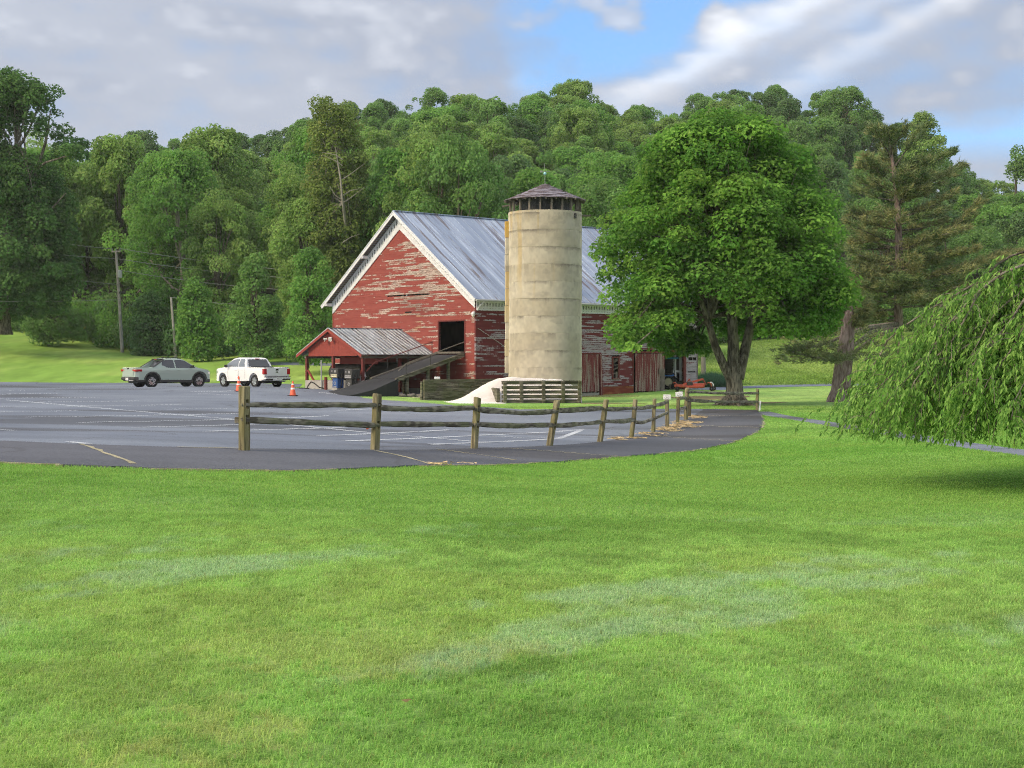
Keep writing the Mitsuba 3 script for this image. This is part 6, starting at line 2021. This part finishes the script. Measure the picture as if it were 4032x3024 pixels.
PINE = {'green': [(.15, .21, .085), (.18, .23, .09), (.13, .19, .095)], 'brown': [(.265, .27, .12), (.285, .285, .13), (.225, .265, .125)], 'mix': [(.23, .27, .125), (.255, .27, .125), (.19, .25, .125)]}
D = 74.0
rp_ = np.random.default_rng(600)
stem = [at(3545, 1545, D) - [0, 0, .4], at(3540, 1400, D), at(3536, 1200, D), at(3540, 1000, D), at(3535, 820, D), at(3520, 680, D), at(3505, 560, D)]
bo = []
for q in range(100):
    v = rp_.uniform(545, 1290)
    f = (v - 545) / 745
    st = at(np.interp(v, [560, 820, 1200], [3505, 3535, 3537]), v, D)
    a = rp_.uniform(0, 2 * np.pi)
    Lr = (0.7 + 2.6 * min(1, f * 1.7) ** .8) * rp_.uniform(.6, 1.15)
    rise = np.interp(f, [0, .25, .6, 1], [.75, .35, .10, -.10]) + rp_.normal(0, .06)
    o = np.array([np.cos(a), np.sin(a), 0])
    bo.append(([st, st + o * Lr * .5 + [0, 0, Lr * .5 * rise], st + o * Lr + [0, 0, Lr * rise + .08 * Lr]], .75, rp_.choice(['green', 'brown', 'mix', 'mix'])))
# boughs that show singly in the photograph
for pts, pal, full in (([(3540, 960), (3650, 930), (3790, 880), (3860, 800)], 'mix', 1.2), ([(3540, 1010), (3700, 960), (3850, 800)], 'brown', .9), ([(3540, 1080), (3720, 1010), (3850, 985)], 'brown', 1.1), ([(3538, 1120), (3700, 1080), (3920, 1010), (4010, 1000)], 'brown', 1.3),
                       ([(3537, 1165), (3700, 1140), (3880, 1130), (4000, 1080)], 'brown', 1.2), ([(3536, 1210), (3700, 1200), (3850, 1190)], 'mix', 1.0), ([(3535, 720), (3640, 650), (3760, 600)], 'green', 1.0), ([(3530, 800), (3660, 720), (3790, 660)], 'mix', 1.1),
                       ([(3536, 1150), (3440, 1190), (3370, 1240)], 'mix', .9), ([(3534, 880), (3440, 850), (3340, 860)], 'brown', 1.2), ([(3536, 980), (3430, 950), (3350, 960)], 'brown', 1.2), ([(3536, 1040), (3440, 1040), (3360, 1080)], 'mix', 1.1), ([(3525, 720), (3440, 660), (3380, 660)], 'mix', 1.0),
                       ([(3520, 660), (3590, 560), (3640, 500)], 'green', 1.0), ([(3510, 620), (3460, 540), (3440, 500)], 'mix', .8)):
    dd = rp_.uniform(-.8, .8)
    bo.append(([at(u, v, D + dd * i) for i, (u, v) in enumerate(pts)], full, pal))
# the long low bough sweeping left in front of the leaning trunk
for pts, pal, full in (([(3537, 1280), (3440, 1300), (3350, 1370), (3270, 1420), (3130, 1390)], 'mix', .45), ([(3537, 1275), (3400, 1290), (3260, 1350), (3120, 1385)], 'mix', .4), ([(3537, 1285), (3440, 1330), (3360, 1390), (3300, 1425)], 'mix', .5)):
    bo.append(([at(u, v, D - 12.5 * i / (len(pts) - 1)) for i, (u, v) in enumerate(pts)], full, pal))
pine('brown_pine', stem, [.30, .25, .22, .20, .15, .10, .03], bo, 601, PINE, 'tall thin brownish pine with layered boughs between the maple and the weeping tree')
# the leaning trunk nearer the path
D = 65.0
B = at(3300, 1576, D)
stem = [B - [0, 0, .4], B + [0.02, 0, .05], at(3310, 1540, D), at(3318, 1460, D), at(3329, 1380, D), at(3336, 1320, D), at(3344, 1250, D), at(3352, 1190, D)]
bo = []
for q in range(34):
    v = rp_.uniform(1195, 1290)
    st = at(np.interp(v, [1190, 1290], [3352, 3340]), v, D)
    a = rp_.uniform(-.9, 2.2)
    Lr = rp_.uniform(.5, 1.0)
    o = np.array([np.cos(a), np.sin(a), 0])
    bo.append(([st, st + o * Lr * .5, st + o * Lr + [0, 0, .1]], .8, rp_.choice(['brown', 'mix', 'brown'])))
pine('leaning_pine', stem, [.62, .50, .43, .40, .37, .32, .26, .08], bo, 602, PINE, 'thick pinkish leaning pine trunk by the path at the right edge of the maple')
labels['leaning_pine__trunk'] = {'label': 'thick leaning pinkish grey trunk'}

# ---------------------------------------------------------------- the weeping tree on the right
rw_ = np.random.default_rng(700)
CX, CY = 8.3, 20.3
gz0 = float(ground(CX, CY))
top = np.array([CX, CY, gz0 + 2.75])
put('weeping_tree__trunk', tube([(CX, CY, gz0 - .3), (CX, CY, gz0 + .1), (CX + .03, CY, gz0 + 1.4), tuple(top)], [.30, .21, .17, .15], 14), 'm_bark', smooth=45)
twigs, LC, LN, LT = [], [], [], []
for q in range(165):
    a = rw_.uniform(0, 2 * np.pi)
    if q < 110:
        a = np.pi + rw_.normal(0, .85)                       # the side in the photograph is the fuller one
    reach = 3.7 * rw_.uniform(.28, 1.0)
    if np.cos(a) > 0:
        reach *= .85
    o = np.array([np.cos(a), np.sin(a) * .95, 0])
    peak = .44 - .10 * reach + rw_.normal(0, .22)
    endz = gz0 + rw_.uniform(.70, 1.2) + .10 * (4.2 - reach)
    n = 18
    s = np.linspace(0, 1, n)
    z = top[2] + peak * np.sin(np.pi * np.clip(s * 1.25, 0, 1)) - (top[2] - endz) * np.clip(s, 0, 1) ** 2.3
    wob = np.column_stack([meshkit.fbm(np.column_stack([s * 4, 0 * s + q * 3.1, 0 * s]), 3, 3) - .5, meshkit.fbm(np.column_stack([s * 4, 0 * s + q * 3.1, 0 * s + 9]), 3, 5) - .5, 0 * s]) * .7 * s[:, None]
    p = np.column_stack([top[0] + o[0] * reach * s ** .85, top[1] + o[1] * reach * s ** .85, z]) + wob
    twigs.append(tube(p, np.linspace(.030, .005, n) * (.5 + reach / 8), 6))
    nt = int(15 + reach * 8.5)
    for w in range(nt):
        t = rw_.uniform(.05, 1.0) ** .8
        st = np.array([np.interp(t, s, p[:, k]) for k in range(3)])
        hang = min(rw_.uniform(.22, .75), max(.10, st[2] - gz0 - .70))
        side = rw_.normal(0, .20, 3)
        side[2] = 0
        m = 6
        ss = np.linspace(0, 1, m)
        tw = st + (o * .22 + side)[None] * np.sqrt(ss)[:, None] * np.array([1, 1, 0]) + np.array([0, 0, -1.0]) * (hang * ss ** 1.35)[:, None] + np.array([0, 0, .05]) * np.sin(np.pi * ss)[:, None]
        if w % 2 == 0:
            twigs.append(tube(tw, .004, 3, cap=False))
        nl = int(9 + hang * 34)
        tt = np.linspace(.04, 1, nl) + rw_.normal(0, .02, nl)
        c = np.stack([np.interp(tt, ss, tw[:, k]) for k in range(3)], 1)
        d = np.tile(unit(tw[-1] - tw[0]), (nl, 1))
        az = rw_.uniform(0, 2 * np.pi, nl)
        lat = np.stack([np.cos(az), np.sin(az), -.25 + 0 * az], 1)
        dr_ = unit(d * .75 + lat * .65 + np.array([0, 0, -.45]))
        LC.append(c + dr_ * .045)
        LT.append(dr_)
        LN.append(unit(lat + np.array([0, 0, .9]) + rw_.normal(0, .35, (nl, 3))))
LC, LT, LN = np.vstack(LC), np.vstack(LT), np.vstack(LN)
kw = np.random.default_rng(701)
pal = np.array([(.264, .480, .102), (.198, .384, .084), (.348, .564, .144), (.144, .288, .072)])
grp = meshkit.fbm(LC * 1.3, 3, seed=8)
ci = np.clip((grp * 4 + kw.normal(0, .7, len(LC))), 0, 3).astype(int)
colr = pal[ci] * (1 + kw.uniform(-.2, .2, (len(LC), 1)))
v, f, c = leaves(LC, LN, .098 * kw.uniform(.7, 1.25, len(LC)), colr, kw, asp=.32, fold=.07, t=LT)
put_leaves('weeping_tree__foliage', (v, f, c))
put('weeping_tree__branches', cat(twigs), 'm_bark', smooth=45)
tag('weeping_tree', 'pale green weeping tree with hanging leafy branches at the right edge', 'tree')
print('weeping leaves', len(LC))

# grassy clump at the far corner of the barn
rc = np.random.default_rng(800)
c0 = at(2800, 1538, 92.0)
n = 5200
ph, rr = rc.uniform(0, 2 * np.pi, n), np.sqrt(rc.random(n))
bp = np.column_stack([c0[0] + np.cos(ph) * rr * 1.15, c0[1] + np.sin(ph) * rr * 1.2])
bz = ground(bp[:, 0], bp[:, 1]) - .03
lean = np.column_stack([np.cos(ph) * rr * .7 + rc.normal(0, .18, n), np.sin(ph) * rr * .7 + rc.normal(0, .18, n)])
hgt = (1.05 - .55 * rr ** 2) * rc.uniform(.7, 1.1, n)
b0 = np.column_stack([bp, bz])
tip = b0 + np.column_stack([lean * hgt[:, None], hgt])
sdv = unit(np.column_stack([-np.sin(ph), np.cos(ph), 0 * ph])) * .022
V = np.stack([b0 - sdv, b0 + sdv, tip], 1).reshape(-1, 3)
kc = np.repeat(np.array([(.12, .24, .14)]) * (1 + rc.uniform(-.3, .3, (n, 1))), 3, 0)
put_leaves('tall_grass_clump', (V, np.arange(3 * n).reshape(-1, 3), kc))
tag('tall_grass_clump', 'rounded blue green clump of long grass at the far right corner of the barn', 'grass clump')

# ---------------------------------------------------------------- grass
LAWN = Polygon([(-60, -6), (60, -6), (60, 60), (-60, 60)]).difference(paved.buffer(-0.02)).difference(LineString(smooth_line(cart)).buffer(.40))


def blades(rng, xy, h, w, dens_z=None):
    n = len(xy)
    a = rng.uniform(0, 2 * np.pi, n)
    d = np.column_stack([np.cos(a), np.sin(a), 0 * a])
    s = np.column_stack([-np.sin(a), np.cos(a), 0 * a])
    hh = h * rng.uniform(.55, 1.25, (n, 1))
    ln = rng.uniform(.25, 1.25, (n, 1))
    b = np.column_stack([xy, np.zeros(n) if dens_z is None else dens_z])
    m = b + d * hh * ln * .35 + np.array([0, 0, 1]) * hh * .62
    t = b + d * hh * ln * 1.05 + np.array([0, 0, 1]) * hh * (1.0 - .40 * ln)
    ww = w * rng.uniform(.7, 1.3, (n, 1))
    v = np.stack([b - s * ww * .5, b + s * ww * .5, m - s * ww * .42, m + s * ww * .42, t], 1).reshape(-1, 3)
    i = np.arange(n)[:, None] * 5
    f = np.concatenate([i + [0, 1, 3], i + [0, 3, 2], i + [2, 3, 4]], 0)
    return v, f


def tufted(rng, n, size):
    """Blades gathered into loose tufts."""
    k = n // 20
    c = rng.uniform(0, size, (k, 2))
    p = c[rng.integers(k, size=n)] + rng.normal(0, .022 * size ** .5, (n, 2))
    h_ = n // 2
    p[:h_] = rng.uniform(0, size, (h_, 2))
    return np.mod(p, size)


tiles = {}
for lod, (size, n, h, w) in enumerate(((1.0, 6400, .040, .0042), (2.0, 6500, .032, .0065), (4.0, 9000, .034, .012))):
    for q in range(3):
        rng = np.random.default_rng(900 + lod * 10 + q)
        v, f = blades(rng, (tufted(rng, n, size) if lod == 0 else rng.uniform(0, size, (n, 2))) - size / 2, h, w)
        scene[f'group_grass_{lod}_{q}'] = {'type': 'shapegroup', 'blades': mikit.ply((v, f), 'm_blade', smooth=False)}
    tiles[lod] = size
rg = np.random.default_rng(33)
cnt, EV_, EF_, ek = 0, [], [], 0


def tile_grid(lod, y0, y1):
    s = tiles[lod]
    for y in np.arange(y0, y1 - 1e-6, s):
        lim = .365 * (y + s) + .8
        for x in np.arange(-math.ceil(lim / s) * s, lim, s):
            yield x, y, s


from shapely.prepared import prep
PL = prep(LAWN)
for lod, y0, y1 in ((0, 4, 14), (1, 14, 26), (2, 26, 58)):
    for x, y, s in tile_grid(lod, y0, y1):
        cell = sbox(x, y, x + s, y + s)
        xc, yc = x + s / 2, y + s / 2
        if PL.contains(cell):
            z = float(ground(xc, yc))
            e = .42 * s
            gx = float(ground(xc + e, yc) - ground(xc - e, yc)) / (2 * e)
            gy = float(ground(xc, yc + e) - ground(xc, yc - e)) / (2 * e)
            M = np.eye(4)
            k = int(rg.integers(4))
            cr, sr = (1, 0, -1, 0)[k], (0, 1, 0, -1)[k]
            M[:3, 0] = [cr, sr, cr * gx + sr * gy]
            M[:3, 1] = [-sr, cr, -sr * gx + cr * gy]
            M[:3, 3] = [xc, yc, z + (-.004, .0, .006)[lod]]
            cnt += 1
            scene[f'lawn_grass__{cnt:03d}'] = {'type': 'instance', 'to_world': T(M), 'group': {'type': 'ref', 'id': f'group_grass_{lod}_{int(rg.integers(3))}'}}
        elif PL.intersects(cell):
            n = (6400, 6500, 9000)[lod]
            p = (tufted(rg, n, s) if lod == 0 else rg.uniform(0, s, (n, 2))) + [x, y]
            import shapely
            p = p[shapely.contains_xy(LAWN, p[:, 0], p[:, 1])]
            if len(p):
                v, f = blades(rg, p, (.045, .045, .050)[lod], (.0042, .0065, .012)[lod], ground(p[:, 0], p[:, 1]))
                EV_.append(v)
                EF_.append(f + ek)
                ek += len(v)
if EV_:
    put(f'lawn_grass__{cnt + 1:03d}', (np.vstack(EV_), np.vstack(EF_)), 'm_blade')
tag('lawn_grass', 'short mown grass of the wide lawn in the foreground', 'grass', kind='stuff')
print('grass tiles', cnt)
# longer grass of the meadow behind the maple and of the bank on the left
for q in range(2):
    rng = np.random.default_rng(950 + q)
    n = 2600
    v, f = blades(rng, rng.uniform(-3.3, 3.3, (n, 2)), (.20, .16)[q], (.035, .05)[q])
    scene[f'group_meadow_{q}'] = {'type': 'shapegroup', 'blades': mikit.ply((v, f), 'm_meadow', smooth=False)}


def meadow_color(p, n, uv):
    m = fbm(p.x * 0.12, p.y * 0.09, 5, 4)
    k = cell_rand(p.x * 9, p.y * 9)
    bank = smoothstep(-8, -12, p.x)
    c = mix((0.20, 0.33, 0.07), (0.31, 0.43, 0.12), smoothstep(0.32, 0.68, m))
    c = mix(c, mix((0.115, 0.215, 0.028), (0.165, 0.26, 0.035), smoothstep(0.3, 0.7, m)), bank)
    return c * (0.82 + 0.36 * k)


scene['m_meadow'] = {'type': 'principledthin', 'base_color': proc(meadow_color), 'roughness': 0.6, 'diff_trans': 0.5}
mc = 0
for q, (x0, x1, y0, y1) in enumerate(((12, 66, 99, 158),)):
    for x in np.arange(x0, x1, 6):
        for y in np.arange(y0, y1, 6):
            if y > wood_edge(x) + 2 or (q == 0 and y < 96 + .0 * x) or (q == 1 and x > -12 - 0):
                continue
            u, v = uv_of((x, y, float(ground(x, y))))
            if u < -120 or u > 4150:
                continue
            mc += 1
            e = 2.0
            gx, gy = float(ground(x + e, y) - ground(x - e, y)) / (2 * e), float(ground(x, y + e) - ground(x, y - e)) / (2 * e)
            M = np.eye(4)
            M[:3, 0], M[:3, 1], M[:3, 3] = [1, 0, gx], [0, 1, gy], [x, y, float(ground(x, y)) - .02]
            scene[f'meadow_grass__{mc:03d}'] = {'type': 'instance', 'to_world': T(M), 'group': {'type': 'ref', 'id': f'group_meadow_{q}'}}
tag('meadow_grass', 'longer grass of the sloping meadow behind the maple', 'grass', kind='stuff')
print('meadow tiles', mc, 'entries', len(scene))

# ---------------------------------------------------------------- the air
scene['haze'] = {'type': 'cube', 'to_world': T().translate([0, 450, 55]).scale([910, 1010, 75]), 'bsdf': {'type': 'null'}, 'interior': {'type': 'ref', 'id': 'air'}}
tag('haze', 'thin morning haze over the whole valley', 'haze', kind='stuff')
